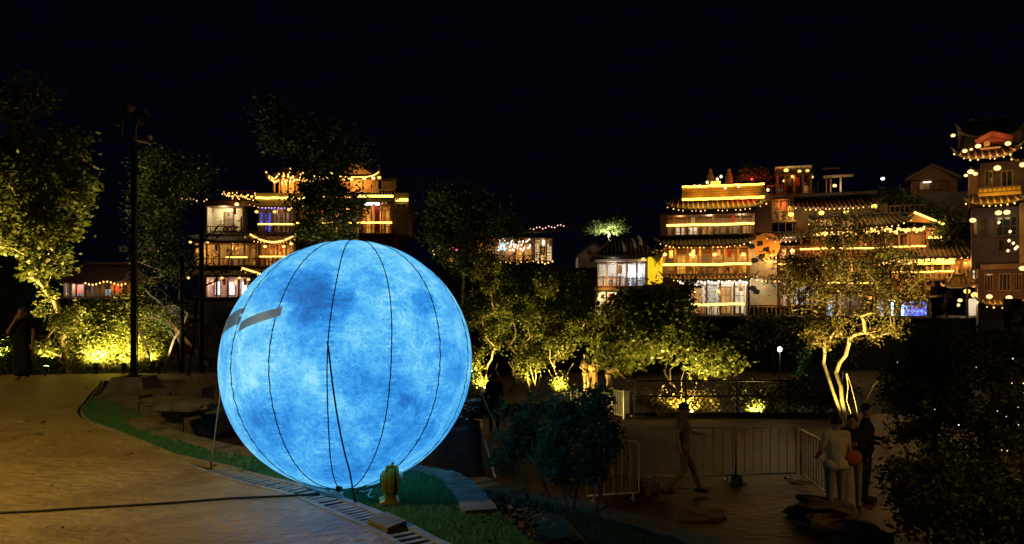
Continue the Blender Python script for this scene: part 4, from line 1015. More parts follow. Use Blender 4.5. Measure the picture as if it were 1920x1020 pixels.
figure('person', 'person in pale shirt and khaki trousers striding past the crowd barriers', 'person', tuple(G(1280, 930, -1.8)), R(90), 1.7,
       dict(knl=(.09, -.2, .52), anl=(.09, -.32, .12), knr=(-.09, .0, .48), anr=(-.09, .34, .14), ell=(.2, -.06, 1.13), wrl=(.2, -.32, 1.12), elr=(-.22, .16, 1.15), wrr=(-.24, .1, .9), head=(0, -.04, 1.575)),
       dict(skin=SKIN, top=cloth('faded_olive_shirt', (.2, .18, .09), (.26, .23, .12)), bottom=TANC, shoe=SHOEK))
figure('person', 'person seen from behind in an off white shirt beside the boulder', 'person', tuple(G(1567, 975, -1.8)), R(186), 1.68,
       dict(ell=(.24, -.02, 1.14), wrl=(.2, -.2, 1.02), elr=(-.24, -.02, 1.14), wrr=(-.2, -.18, 1.0)), dict(skin=SKIN, top=WHITEK, bottom=GREYC, shoe=SHOEK), slim=1.06)
figure('person', 'person all in black at the far side of the standing group', 'person', tuple(G(1624, 940, -1.8)), R(60), 1.72,
       dict(wrl=(.1, -.22, 1.1), wrr=(-.16, -.22, 1.05)), dict(skin=SKIN, top=BLKC, bottom=BLKC, shoe=SHOEK), sleeves='long', slim=1.06)
figure('person', 'person in dark top and pale trousers between the white shirt and the black clothes', 'person', tuple(G(1598, 955, -1.8)), R(-20), 1.6,
       dict(wrl=(.04, -.22, 1.2), wrr=(-.1, -.24, 1.02)), dict(skin=SKIN, top=BLKC, bottom=GREYC, shoe=SHOEK), long_hair=True, sleeves='long')
def orange_bag():
    c = P(1597, 858, 11.9); root = empty('shoulder_bag', tuple(c - Vector((0, .0, .1))), 0, 'dull red bag hanging between the people in the standing group', 'bag')
    m = blob(np.random.default_rng(3), .15, .09, .12, 24, 14, .12, 1.5); m.v = [(x, y, z + .1) for x, y, z in m.v]; m.build('pouch', cloth('dull_red_cloth', (.36, .1, .05), (.46, .15, .08)), root, True)
    MB().tube([(-.12, 0, .18), (-.06, .05, .42), (.04, .1, .42), (.12, 0, .18)], .01, 6).build('strap', BLKC, root)
orange_bag()
figure('person', 'dark clothed person standing by the yellow lit tree right of the balloon', 'person', tuple(G(927, 814, -1.8)), R(170), 1.66, {}, dict(skin=SKIN, top=BLKC, bottom=BLKC, shoe=SHOEK), sleeves='long', slim=1.02, voxel=.014)
figure('person', 'person in a pale olive shirt standing in front of the metal picket fence', 'person', tuple(G(1098, 884, -1.8)), R(200), 1.62, dict(head=(0, -.09, 1.54)), dict(skin=SKIN, top=OLIVEC, bottom=BROWNC, shoe=SHOEK), voxel=.014)
BRZ = noisemat('weathered_bronze', (.2, .13, .055), (.34, .23, .1), 7, .5, .4, metal=.35)
BRZD = dict(skin=BRZ, top=BRZ, bottom=BRZ, shoe=BRZ)
sY = 24.5
sb = P(1110, 742, sY); sb.z -= .02
def plinth():
    root = empty('statue_plinth', (sb.x + .3, sY, -1.5), 0, 'dark low stone plinth under the bronze figures', 'plinth'); h = sb.z + 1.5
    MB().box(-1.15, 1.15, -.5, .75, 0, h - .1).build('block', STONE, root); MB().box(-1.2, 1.2, -.55, .8, h - .1, h).build('cap_slab', STONE, root)
plinth()
figure('bronze_statue', 'bronze statue of a standing figure with a hand on its hip', 'statue', tuple(P(1098, 742, sY)), R(60), 1.46, dict(ell=(.3, .12, 1.15), wrl=(.17, -.02, 1.0), elr=(-.27, .1, 1.15), wrr=(-.14, -.06, .98), knl=(.1, -.08, .5)), BRZD, hair=False, voxel=.014)
figure('bronze_statue', 'bronze statue standing close behind the one with hand on hip', 'statue', tuple(P(1112, 742, sY + .35)), R(-30), 1.3, dict(wrl=(.16, -.28, 1.12)), BRZD, hair=False, voxel=.014, skirt=(.35, .18, .24))
figure('bronze_statue', 'bronze statue bending forward with arms reaching down', 'statue', tuple(P(1140, 742, sY)), R(70), 1.34,
       dict(waist=(0, -.05, 1.02), chest=(0, -.2, 1.14), neck=(0, -.36, 1.2), head=(0, -.46, 1.27), shl=(.17, -.3, 1.2), shr=(-.17, -.3, 1.2), ell=(.2, -.44, .98), wrl=(.15, -.6, .85), elr=(-.2, -.1, 1.1), wrr=(-.18, .16, 1.2), knl=(.1, -.12, .5), anr=(-.1, .2, .1)), BRZD, hair=False, voxel=.014)

# ---------------------------------------------------------------- barriers and fences
def barrier(a, b, h, label, nb=9, group='galvanised crowd barriers on the square'):
    a = Vector(a); b = Vector(b); L = (b - a).length; root = empty('crowd_barrier', tuple(a), math.atan2(b.y - a.y, b.x - a.x), label, 'barrier', group); r = .1; z0 = .14
    arc = lambda cx, cz, t0, t1: [(cx + r * math.cos(t), 0, cz + r * math.sin(t)) for t in np.linspace(t0, t1, 6)]
    MB().tube([(0, 0, z0)] + arc(r, h - r, math.pi, math.pi / 2) + arc(L - r, h - r, math.pi / 2, 0) + [(L, 0, z0), (0, 0, z0)], .02, 8).build('frame', STEEL, root, True)
    me = MB().tube([(0, 0, z0), (0, 0, h)], .0085, 6).mesh('bar', STEEL)
    for k in range(1, nb): link('bar', me, root, (L * k / nb, 0, 0))
    for x in (.12, L - .12):
        MB().tube([(x, 0, z0), (x, -.02, .04), (x, -.22, .015), (x, .0, .03), (x, .22, .015)], .016, 6).build('foot', STEEL, root, True)
bz = -1.8
A0 = G(1206, 905, bz); A1 = G(1377, 904, bz); A2 = G(1492, 900, bz); A3 = G(1552, 940, bz)
barrier(A0, A1 - Vector((.03, 0, 0)), 1.08, 'crowd barrier behind the striding person, second from the shrubs')
barrier(A1 + Vector((.03, 0, 0)), A2, 1.08, 'crowd barrier in the middle of the square with a clear view through', 7)
barrier(A2 + Vector((.06, -.1, 0)), A3, 1.02, 'crowd barrier turned end on beside the off white shirt', 10)
barrier(G(1100, 945, bz), G(1198, 938, bz), 1.05, 'low placed crowd barrier half hidden by the dark shrubs', 6)
def clamp():
    c = G(1379, 905, bz); root = empty('weight_bag', tuple(c), 0, 'grey weight hanging at the joint of two crowd barriers', 'weight')
    m = blob(np.random.default_rng(5), .1, .07, .12, 18, 12, .2, 1.3); m.v = [(x, y - .05, z + .06) for x, y, z in m.v]; m.build('sack', noisemat('grey_sack', (.12, .1, .08), (.2, .17, .13), 8, .7, .4), root, True)
    MB().tube([(0, -.03, .16), (.0, -.0, .3)], .012, 6).build('tie', CABLE, root)
clamp()
def picket(a, b, h, n, label):
    a = Vector(a); b = Vector(b); L = (b - a).length; root = empty('picket_fence', tuple(a), math.atan2(b.y - a.y, b.x - a.x), label, 'fence')
    for z in (.08, h - .02): MB().box(0, L, -.02, .02, z, z + .04).build('rail', STEEL, root)
    me = MB().box(-.018, .018, -.012, .012, .1, h - .022).mesh('picket', STEEL)
    for k in range(n): link('picket', me, root, (L * (k + .5) / n, -.034, 0))
    for x in (0, L): MB().tube([(x, 0, -.6), (x, 0, h + .06)], .035, 8).build('post', STEEL, root)
pf = lambda px, py, Y: G(px, py, -1.8)
picket(pf(1030, 795, 16.9), pf(1082, 785, 17.4), .86, 9, 'metal picket fence panel at the foot of the bright tree')
picket(pf(1085, 783, 17.4), pf(1143, 782, 17.4), .76, 9, 'metal picket fence panel below the bronze statues')
picket(pf(1146, 780, 17.3), pf(1170, 786, 16.7), .84, 7, 'metal picket fence panel with brightest upright bars at the corner')
picket(pf(1171, 781, 17.0), pf(1184, 781, 17.2), .78, 4, 'narrow pale picket panel next to the lattice fence')
def lattice():
    Y = 22.8; x0 = P(1190, 0, Y).x; x1 = P(1575, 0, Y).x; zb = -1.8; h = P(0, 714, Y).z - zb; zm = P(0, 743, Y).z - zb; zl = P(0, 783, Y).z - zb
    root = empty('lattice_fence', (x0, Y, zb), 0, 'long dark bamboo lattice fence at the far side of the square', 'fence'); L = x1 - x0
    BAM = noisemat('dark_bamboo', (.03, .02, .012), (.07, .045, .025), 12, .6, .2)
    for z in (h, zm, zl + .02): MB().tube([(0, 0, z), (L, 0, z)], .028, 8).build('rail', BAM, root)
    n = 0; x = 0
    while x <= L + .01:
        MB().tube([(x, .03, 0), (x, .03, h + .04)], .035, 8).build('post', BAM, root); x += L / 4
    hh = h - zl - .03; me1 = MB().bar((0, 0, 0), (hh * .8, 0, hh), .045, .014).mesh('slat', BAM); me2 = MB().bar((0, 0, 0), (-hh * .8, 0, hh), .045, .014).mesh('slat', BAM)
    x = .02
    while x < L:
        if x + hh * .8 < L: link('slat', me1, root, (x, -.035, zl + .02))
        if x - hh * .8 > 0: link('slat', me2, root, (x, -.05, zl + .02))
        x += .17
    MB().box(0, L, -.06, .06, 0, .14).build('plinth_board', noisemat('dark_stone_kerb', (.03, .025, .02), (.06, .05, .04), 4, .8, .4), root)
lattice()
def prop():
    tag(MB().bar(P(320, 604, 19), P(395, 686, 18.6), .1).build('timber_prop', WOOD), 'slanting timber prop leaning behind the bare tree', 'beam')
    m = MB(); a = P(383, 585, 24); b_ = P(470, 690, 24)
    m.box(a.x, b_.x, 24, 26, -.05, a.z); m.box(a.x - .1, b_.x, 23.85, 26.1, a.z, a.z + .12)
    tag(m.build('garden_wall', GREYW), 'dark plain garden wall behind the bare tree', 'wall')
prop()

# ---------------------------------------------------------------- buildings across the river
LANT_PROF = [(.05, -.2), (.17, -.17), (.25, -.06), (.26, .03), (.2, .14), (.07, .19)]
def lantern(label, loc, r=.24, mat=LANT, watts=0., group=None, c=(1, .56, .16)):
    root = empty('lantern', tuple(loc), 0, label, 'lantern', group); k = r / .26 * .66
    MB().lathe([(a * k, b * k) for a, b in LANT_PROF], 12).build('shade', mat, root, True)
    MB().lathe([(.09 * k, .19 * k), (.08 * k, .24 * k), (.02 * k, .26 * k), (.01, .5 * k)], 8).build('cap', WOOD, root)
    MB().lathe([(.07 * k, -.25 * k), (.08 * k, -.2 * k)], 8).build('base_ring', WOOD, root)
    if watts: point(root, (0, -.35 * k, -.1), watts, c, .2)
    return root
ORD = ['first', 'second', 'third', 'fourth', 'fifth', 'sixth', 'seventh', 'eighth', 'ninth']
class House:
    """local frame: x along the facade, y into the house, z up; px / py on the facade plane are photo pixels"""
    def __init__(s, name, label, pxc, D, ang=0., cat='building', base=None):
        s.D = D; s.a = R(ang); s.O = Vector(((pxc - 960) / FPX * D, D)); s.u = Vector((math.cos(s.a), math.sin(s.a))); s.n = Vector((-math.sin(s.a), math.cos(s.a)))
        s.z0 = 1.0 if base is None else base
        s.root = empty(name, (s.O.x, s.O.y, s.z0), s.a, label, cat)
        s.rnd = random.Random(int(pxc))
    def xz(s, px, py, dep=0.):
        k = (px - 960) / FPX; o = s.O + s.n * dep
        # o + t*u = Y*(k,1)
        t = (k * o.y - o.x) / (s.u.x - k * s.u.y); Y = o.y + t * s.u.y
        return t, CAM_Z - (py - HY) / FPX * Y - s.z0
    def x(s, px, dep=0.): return s.xz(px, HY, dep)[0]
    def z(s, px, py, dep=0.): return s.xz(px, py, dep)[1]
    def world(s, px, py, dep=0.):
        t, z = s.xz(px, py, dep); p = s.O + s.u * t + s.n * dep; return Vector((p.x, p.y, z + s.z0))
    def box(s, name, mat, x0, x1, y0, y1, z0, z1, parent=None):
        return MB().box(min(x0, x1), max(x0, x1), y0, y1, min(z0, z1), max(z0, z1)).build(name, mat, parent or s.root)
    def pbox(s, name, mat, px0, px1, pyt, pyb, y0, y1, parent=None):
        xm = (px0 + px1) / 2; return s.box(name, mat, s.x(px0, y0), s.x(px1, y0), y0, y1, s.z(xm, pyb, y0), s.z(xm, pyt, y0), parent)
    def light(s, px, py, dep, watts, c=(1, .5, .13), size=.25):
        t, z = s.xz(px, py, dep); return point(s.root, (t, dep, z), watts, c, size)
    def window(s, x0, x1, z0, z1, y, frame, pane, name='window', bars=2, rows=2):
        fw = min(.09, (x1 - x0) * .12); mb = MB()
        mb.box(x0, x0 + fw, y - .07, y - .003, z0, z1); mb.box(x1 - fw, x1, y - .07, y - .003, z0, z1)
        mb.box(x0 + fw, x1 - fw, y - .068, y - .003, z0, z0 + fw); mb.box(x0 + fw, x1 - fw, y - .068, y - .003, z1 - fw, z1)
        for k in range(1, bars): xx = x0 + (x1 - x0) * k / bars; mb.box(xx - .025, xx + .025, y - .06, y - .003, z0 + fw, z1 - fw)
        for k in range(1, rows): zz = z0 + (z1 - z0) * k / rows; mb.box(x0 + fw, x1 - fw, y - .055, y - .003, zz - .022, zz + .022)
        o = mb.build(name, frame, s.root); tag(o, kind='stuff') if False else None
        MB().box(x0 + fw * .6, x1 - fw * .6, y - .03, y - .004, z0 + fw * .6, z1 - fw * .6).build('pane', pane, o); return o
    def storey(s, px0, px1, pyt, pyb, wall=WOOD, dep=1.5, bays=4, panes=(WARMWIN,), frame=WOODM, col_mat=WOODM, side=None, sill=.0, cols=True, head=.35, gap=.12, slab=True):
        """an open gallery: floor slab, back wall with windows, posts in front"""
        xm = (px0 + px1) / 2; x0, x1 = s.x(px0), s.x(px1); z0, z1 = s.z(xm, pyb), s.z(xm, pyt)
        s.box('wall', wall, x0, x1, dep, dep + .2, z0, z1)
        for xa in (x0, x1 - .12): s.box('side_wall', side or wall, xa, xa + .12, .35, dep - .003, z0, z1)
        if slab: s.box('floor_slab', WOOD, x0 - .15, x1 + .15, -.12, dep + .2, z0 - .16, z0)
        s.box('ceiling_beam', WOOD, x0 - .05, x1 + .05, -.05, dep, z1, z1 + .12)
        w = (x1 - x0) / bays
        for k in range(bays):
            a = x0 + w * (k + gap * .6); b = x0 + w * (k + 1 - gap * .6); p = panes[(k + s.rnd.randrange(2)) % len(panes)] if len(panes) > 1 else panes[0]
            if p is not None: s.window(a, b, z0 + sill + .03, z1 - head, dep, frame, p, 'window' if sill else 'lattice_door', 3 if b - a > 1.1 else 2, 3)
        for k in range(bays):
            cx = x0 + w * (k + s.rnd.uniform(.3, .7)); t = s.rnd.random()
            if t < .55 and z1 - z0 > 1.2:      # table with a stool
                MB().box(cx - .3, cx + .3, .55, .95, z0 + .7, z0 + .75).box(cx - .04, cx + .04, .72, .78, z0, z0 + .7).build('table', WOOD, s.root)
                MB().box(cx + .38, cx + .7, .6, .9, z0 + .42, z0 + .47).box(cx + .4, cx + .45, .62, .67, z0, z0 + .42).box(cx + .63, cx + .68, .62, .67, z0, z0 + .42).box(cx + .66, cx + .7, .6, .9, z0 + .47, z0 + .95).build('chair', WOOD, s.root)
            if s.rnd.random() < .5:            # hanging scroll or basket
                MB().box(cx - .14, cx + .14, .3, .33, z1 - .75, z1 - .12).build('hanging_scroll', s.rnd.choice([REDW, WOODL, WHITEP, WOOD]), s.root)
        if cols:
            for k in range(bays + 1):
                xx = x0 + w * k; xx = min(max(xx, x0 + .08), x1 - .08); s.box('column', col_mat, xx - .07, xx + .07, .05, .19, z0 + .001, z1)
        return x0, x1, z0, z1
    def railing(s, px0, px1, pyt, pyb, led=LED, mat=WOODM, step=.3, pyt1=None, y=0., lr=.05, topled=True, wave=0.):
        xm = (px0 + px1) / 2; x0, x1 = s.x(px0, y), s.x(px1, y); zt, zb = s.z(xm, pyt, y), s.z(xm, pyb, y)
        rl = MB(); rl.box(x0, x1, y - .03, y + .03, zt - .07, zt); rl.box(x0, x1, y - .025, y + .025, zb, zb + .06); r = rl.build('railing', mat, s.root)
        me = MB().box(-.022, .022, -.015, .015, zb + .061, zt - .071).mesh('baluster', mat); n = max(2, int((x1 - x0) / step))
        for k in range(n + 1): link('baluster', me, r, (x0 + .03 + (x1 - x0 - .06) * k / n, y, 0))
        if led:
            pts = [(x0 + (x1 - x0) * t, y - .07 + s.rnd.uniform(-.006, .006), zt + .05 + s.rnd.uniform(-.015, .015) + wave * math.sin(t * 9)) for t in np.linspace(0, 1, 18)]
            MB().tube(pts, lr, 6).build('led_strip', led, r, True)
        return r
    def eave(s, px0, px1, pyt, pye, over=.9, back=.6, up=.35, tile=TILE, sp=.26, ends=None, single=False, led=None, flare=.25, name='eave_roof', dots=True):
        """a pent roof of rolled tiles with upturned corners"""
        xm = (px0 + px1) / 2; x0, x1 = s.x(px0, -over), s.x(px1, -over); zt = s.z(xm, pyt, back); ze = s.z(xm, pye, -over)
        cx, hw = (x0 + x1) / 2, (x1 - x0) / 2
        def S(u, t):   # u -1..1 along, t 0 top..1 eave
            lift = up * abs(u) ** 5 * t ** 2
            return (cx + u * (hw + flare * t * abs(u) ** 4) * (1 - .0 * t), back + (-over - back) * t - flare * .3 * abs(u) ** 5 * t, zt + (ze - zt) * (t ** .8 * .35 + t * .65) + lift)
        nx, ny = 26, 5; vs = []; fs = []
        for q in (0, -.09):
            for j in range(ny + 1):
                for i in range(nx + 1):
                    p = S(-1 + 2 * i / nx, j / ny); vs.append((p[0], p[1], p[2] + q))
        w = nx + 1; o = w * (ny + 1)
        for j in range(ny):
            for i in range(nx):
                a = j * w + i; fs += [(a, a + w, a + w + 1, a + 1), (o + a, o + a + 1, o + a + w + 1, o + a + w)]
        for i in range(nx):
            a = ny * w + i; fs.append((a, a + o, a + o + 1, a + 1))
        for j in range(ny):
            a = j * w; fs.append((a, a + o, a + o + w, a + w)); a += nx; fs.append((a, a + w, a + o + w, a + o))
        r = MB().add(vs, fs).build(name, tile, s.root, True)
        n = max(3, int(2 * hw / sp)); mb = MB()
        for k in range(n):
            u = -1 + 2 * (k + .5) / n; pts = [Vector(S(u, t)) + Vector((0, 0, .03)) for t in (0, .3, .6, .85, 1.0)]
            pts.append(pts[-1] + (pts[-1] - pts[-2]).normalized() * .05)
            if single:
                MB().tube(pts, .075, 7).build('tile_roll', ends or tile, r, True)
            else: mb.tube(pts, .06, 6)
        if not single: tag(mb.build('tile_rolls', ends or tile, r, True), kind='stuff')  # ends gives the rolls a warmer colour, gold eave light painted in
        MB().tube([Vector(S(u, 0)) + Vector((0, 0, .08)) for u in np.linspace(-1, 1, 9)], .1, 8).build('ridge', tile, r, True)
        for e in (-1, 1):
            pts = [Vector(S(e * .995, t)) + Vector((0, 0, .06)) for t in (0, .4, .75, 1.)]; pts.append(pts[-1] + Vector((e * .22, -.1, .26)))
            MB().tube(pts, [.08, .08, .08, .07, .02], 7).build('hip_ridge', tile, r, True)
        if dots:
            mb = MB(); m = max(4, int(2 * hw / .3)); q_ = []
            for k in range(m + 1):
                if s.rnd.random() < .12: continue
                p = Vector(S(-1 + 2 * k / m, 1)) + Vector((s.rnd.gauss(0, .03), -.07, -.13 - .05 * s.rnd.random())); rr = .045 * s.rnd.uniform(.7, 1.25)
                mb.lathe([(rr * .35, -rr), (rr, 0), (rr * .35, rr)], 6, p)
            tag(mb.build('eave_lights', LEDR, r, True), kind='stuff')
        if led:
            MB().tube([Vector(S(u, 1)) + Vector((0, -.06, -.1)) for u in np.linspace(-.97, .97, 24)], .045, 6).build('led_strip', led, r, True)
        return r, S
    def hip(s, cx, cy, w, d, zb, h, ridge=.45, up=.4, tile=TILE, sp=.28, led=None, name='roof', gable=None):
        """hipped roof with concave slopes and turned up corners"""
        n = 24; vs = []; fs = []
        def H(u, v):
            a = max(abs(v), max(0, (abs(u) - ridge) / (1 - ridge))); return zb + h * (1 - a) ** 1.25 + up * (abs(u) * abs(v)) ** 4
        for q in (0, -.1):
            for j in range(n + 1):
                for i in range(n + 1):
                    u, v = -1 + 2 * i / n, -1 + 2 * j / n; k = 1 + .06 * (abs(u) * abs(v)) ** 4
                    vs.append((cx + u * w / 2 * k, cy + v * d / 2 * k, H(u, v) + q))
        W = n + 1; o = W * W
        for j in range(n):
            for i in range(n): a = j * W + i; fs += [(a, a + 1, a + W + 1, a + W), (o + a, o + a + W, o + a + W + 1, o + a + 1)]
        for i in range(n):
            fs += [(i, i + o, i + 1 + o, i + 1), (n * W + i, n * W + i + 1, n * W + i + 1 + o, n * W + i + o), (i * W, (i + 1) * W, (i + 1) * W + o, i * W + o), (i * W + n, i * W + n + o, (i + 1) * W + n + o, (i + 1) * W + n)]
        r = MB().add(vs, fs).build(name, tile, s.root, True)
        mb = MB(); m = max(4, int(w / sp))
        for k in range(m):
            u = -1 + 2 * (k + .5) / m; v0 = max(0, (abs(u) - ridge) / (1 - ridge))
            mb.tube([(cx + u * w / 2, cy - v * d / 2, H(u, v) + .03) for v in np.linspace(max(v0, .02), 1.02, 6)], .05, 5)
        tag(mb.build('tile_rolls', tile, r, True), kind='stuff')
        MB().tube([(cx + u * w / 2, cy, H(u, 0) + .1 + .15 * (abs(u) / max(ridge, .1)) ** 4) for u in np.linspace(-ridge, ridge, 9)], .1, 8).build('ridge', tile, r, True)
        for e in (-1, 1):
            pts = [(cx + e * (ridge + (1 - ridge) * t) * w / 2, cy - t * d / 2, H(ridge + (1 - ridge) * t, t) + .06) for t in np.linspace(0, 1, 6)]
            pts.append((pts[-1][0] + e * .25, pts[-1][1] - .15, pts[-1][2] + .3))
            MB().tube(pts, [.08] * 6 + [.02], 7).build('hip_ridge', tile, r, True)
        if led: MB().tube([(cx + u * w / 2, cy - d / 2 - .06, H(u, 1) - .08) for u in np.linspace(-1, 1, 20)], .05, 6).build('led_strip', led, r, True)
        return r
    def bulbs(s, label, pts, r=.05, mat=LEDR, wire=True):
        """a string of lights: top-level, hangs on the house"""
        o = empty('light_string', tuple(pts[0]), 0, label, 'string lights'); b = Vector(pts[0])
        if wire: MB().tube([Vector(p) - b + Vector((0, .02, r * 1.3)) for p in pts], .012, 4).build('wire', CABLE, o)
        mb = MB()
        for p in pts: q = Vector(p) - b; mb.lathe([(r * .35, -r), (r, -.2 * r), (r * .8, .5 * r), (r * .3, r)], 6, q)
        tag(mb.build('bulbs', mat, o, True), kind='stuff'); return o
    def swag(s, px0, px1, py, dy, n, swags, drop, dep, jit=.6):
        out = []
        for k in range(n):
            t = k / (n - 1); u = (t * swags) % 1.; out.append(s.world(px0 + (px1 - px0) * t + s.rnd.gauss(0, jit), py + dy * t + drop * 4 * u * (1 - u) + s.rnd.gauss(0, jit), dep))
        return out

# ---- left tea house
H = House('tea_house', 'tall lit tea house with terraces behind the balloon', 560, 70, 0, base=1.0)
h = H
# white annex at its left
h.pbox('plinth_wall', GREYW, 330, 486, 562, 640, 0, 8)
h.storey(384, 453, 387, 439, CREAM, 1.4, 3, (None, None, DIMWIN), WOOD, cols=False)
t0, z0 = h.xz(441, 439); t1, z1 = h.xz(447, 404); h.window(t0, t1 + .1, z0 + .02, z1, 1.4, WOOD, GLASSD, 'door', 1, 1)
h.railing(384, 454, 424, 441, None, WOOD, .5)
h.light(420, 395, .4, 170, (1, .8, .45))
h.eave(360, 486, 436, 452, 1.6, 1., .4, dots=False)
h.storey(363, 481, 456, 498, CREAM, 1.6, 5, (AMBWIN, None, None, DIMWIN, WARMWIN), WOODL)
h.light(385, 466, .2, 90); h.light(440, 466, .2, 110)
h.railing(363, 484, 484, 500, None, WOOD, .45)
h.box('led_strip', LEDY, h.x(424), h.x(464), -.1, -.04, h.z(440, 483.5), h.z(440, 481.5))
h.eave(352, 486, 500, 517, 1.5, .8, .4, dots=False)
h.storey(384, 468, 520, 557, PINKP, 1.8, 4, (None,), WOODM)
for px in (402, 429, 452):
    a, zb = h.xz(px, 556, 1.75); b, zt = h.xz(px + 12, 527, 1.75); h.window(a, b, zb + .1, zt, 1.8, WOODM, WHITEWIN, 'shop_door', 2, 2)
h.light(400, 530, .3, 70, (1, .85, .75)); h.light(445, 530, .3, 90, (1, .9, .85))
h.storey(296, 378, 575, 632, WHITEP, 1.5, 5, (DIMWIN, None, COOLWIN, None, CREAMWIN), WOOD)
h.railing(296, 378, 612, 632, None, WOOD, .5); h.light(330, 590, .1, 50, (1, .85, .65))
for k, (px, py) in enumerate(((357, 454), (389, 454), (353, 521), (416, 521), (449, 521), (466, 524))):
    lantern('small round yellow lantern under the eaves of the white annex, ' + ORD[k] + ' from the upper left', h.world(px, py, -.9), .22, LANT, 18 if k % 2 == 0 else 0)
# middle block
h.box('core', BROWNP, h.x(486), h.x(735), 2.2, 8, 0, h.z(600, 380))
h.storey(484, 552, 386, 438, BROWNP, 1.6, 4, (BLUEWIN, None, DIMWIN, None), WOOD, col_mat=WOODM)
h.box('blue_lintel', BLUEWIN, h.x(486), h.x(545), .2, .3, h.z(515, 391), h.z(515, 388))
h.box('blue_panel', BLUEWIN, h.x(485), h.x(491), .2, .3, h.z(488, 420), h.z(488, 398))
h.light(525, 396, .4, 60, (.8, .55, .5))
h.railing(484, 552, 421.5, 439, LEDY, WOODM, .4, lr=.075)
h.eave(474, 572, 378, 387, 1.0, 1.2, .3, ends=noisemat('gold_lit_tile', (.2, .14, .05), (.32, .22, .08), 4, .7, .3))
h.pbox('parapet', noisemat('ochre_plaster', (.36, .26, .08), (.46, .34, .12), 2, .8, .2), 481, 572, 362, 378, -.2, .1)
MB().tube([(h.x(481) + (h.x(572) - h.x(481)) * t, -.3, h.z(520, 372) + .02 * math.sin(t * 20)) for t in np.linspace(0, 1, 16)], .1, 6).build('led_strip', LEDY, h.root, True)
r, S = h.eave(466, 556, 438, 452, 1.3, .6, .5, ends=WOODL)
h.bulbs('gold light string along the curved eave of the tea house middle', [h.world(470 + 84 * t, 449 + 5 * math.sin(t * 3.14) - 9 * abs(t - .5) ** 2 * 4, -1.5) for t in np.linspace(0, 1, 24)], .1)
h.storey(487, 552, 457, 499, WOODM, 1.6, 4, (AMBWIN, WARMWIN, AMBWIN, CREAMWIN), WOODL); h.light(520, 463, .3, 130)
h.railing(487, 552, 482, 500, LEDY, WOODM, .4, lr=.06)
h.eave(458, 556, 501, 513, 1.3, .6, .5, ends=WOODL)
h.bulbs('gold light string on the lowest curved eave beside the balloon', [h.world(455 + 32 * t, 503 + 10 * t, -1.5) for t in np.linspace(0, 1, 10)], .1)
for k, (px, py) in enumerate(((481, 397), (497, 462), (532, 462), (546, 457), (542, 393), (515, 397))):
    lantern('yellow lantern on the tea house middle block, ' + ORD[k] + ' of its six in reading order', h.world(px, py, -.4), .27, LANT, 22 if k in (1, 2) else 0)
# right block
h.storey(560, 676, 385, 437, WOODM, 1.8, 6, (WARMWIN, AMBWIN, DIMWIN), WOODL); h.light(600, 394, .2, 120); h.light(650, 394, .2, 120)
h.railing(556, 676, 419, 438, LED, WOODM, .4, lr=.07)
h.pbox('parapet', WOOD, 572, 676, 364, 381, -.2, .1)
MB().tube([(h.x(572) + (h.x(676) - h.x(572)) * t, -.3, h.z(620, 370) + .02 * math.sin(t * 25)) for t in np.linspace(0, 1, 16)], .08, 6).build('led_strip', LED, h.root, True)
h.storey(678, 734, 382, 437, WOODL, 1.8, 3, (AMBWIN, AMBWIN, AMBWIN), WOODL, REDW); h.light(705, 392, .2, 170, (1, .5, .12))
for px in (703, 707): h.pbox('red_column', REDW, px, px + 4, 384, 436, -.1, .1)
h.railing(676, 735, 418.5, 438, LEDY, WOODL, .38, lr=.085)
h.box('neon_sign', LEDW, h.x(684), h.x(713), -.5, -.4, h.z(700, 385.5), h.z(700, 380.5))
h.eave(674, 742, 372, 378, .8, .8, .3)
MB().tube([(h.x(675) + (h.x(740) - h.x(675)) * t, -.9, h.z(705, 370.5)) for t in np.linspace(0, 1, 12)], .12, 6).build('led_strip', LEDY, h.root, True)
h.railing(675, 740, 355, 368, None, WOODL, .3, y=-.5)
h.pbox('brick_side', noisemat('dull_brick', (.16, .1, .07), (.26, .17, .11), 4, .8, .4), 736, 766, 372, 440, .3, 6)
h.pbox('side_parapet', noisemat('ochre_plaster', (0, 0, 0), (0, 0, 0)), 741, 766, 362, 372, .1, .4)
h.box('led_strip', LEDY, h.x(741), h.x(765), .0, .09, h.z(752, 377), h.z(752, 372.5))
a, zb = h.xz(742, 391, .3); b, zt = h.xz(763, 381, .3); h.window(a, b, zb, zt, .3, WOODL, GLASSD, 'window', 2, 1)
h.pbox('roof_shed', BROWNP, 715, 743, 336, 354, 1.5, 4); h.pbox('shed_roof', TILE, 713, 745, 333, 336, 1.3, 4.2)
# roof pavilions
for (pa, pb, pyr, pye, pyb, nm) in ((622, 713, 304, 331, 356, 'gold lit roof pavilion at the tea house right'), (503, 562, 312, 335, 360, 'roof pavilion hung with bulbs at the tea house left')):
    x0, x1 = h.x(pa), h.x(pb); ze, zr = h.z(650, pye), h.z(650, pyr); zb = h.z(650, pyb)
    for xx in np.linspace(x0 + .5, x1 - .5, 4): h.box('pavilion_column', WOODL, xx - .08, xx + .08, .1, .26, zb, ze)
    h.box('pavilion_wall', WOODL, x0 + .5, x1 - .5, 1.6, 1.75, zb, ze)
    h.hip((x0 + x1) / 2, 1.2, x1 - x0, 3.6, ze - .1, zr - ze, .3, .5, WOODM, .28, LED if pa > 600 else None, 'pavilion_roof')
    h.light((pa + pb) / 2, pye + 8, .5, 200, (1, .5, .12)); h.light((pa + pb) / 2, pye - 4, -2.2, 90, (1, .5, .12))
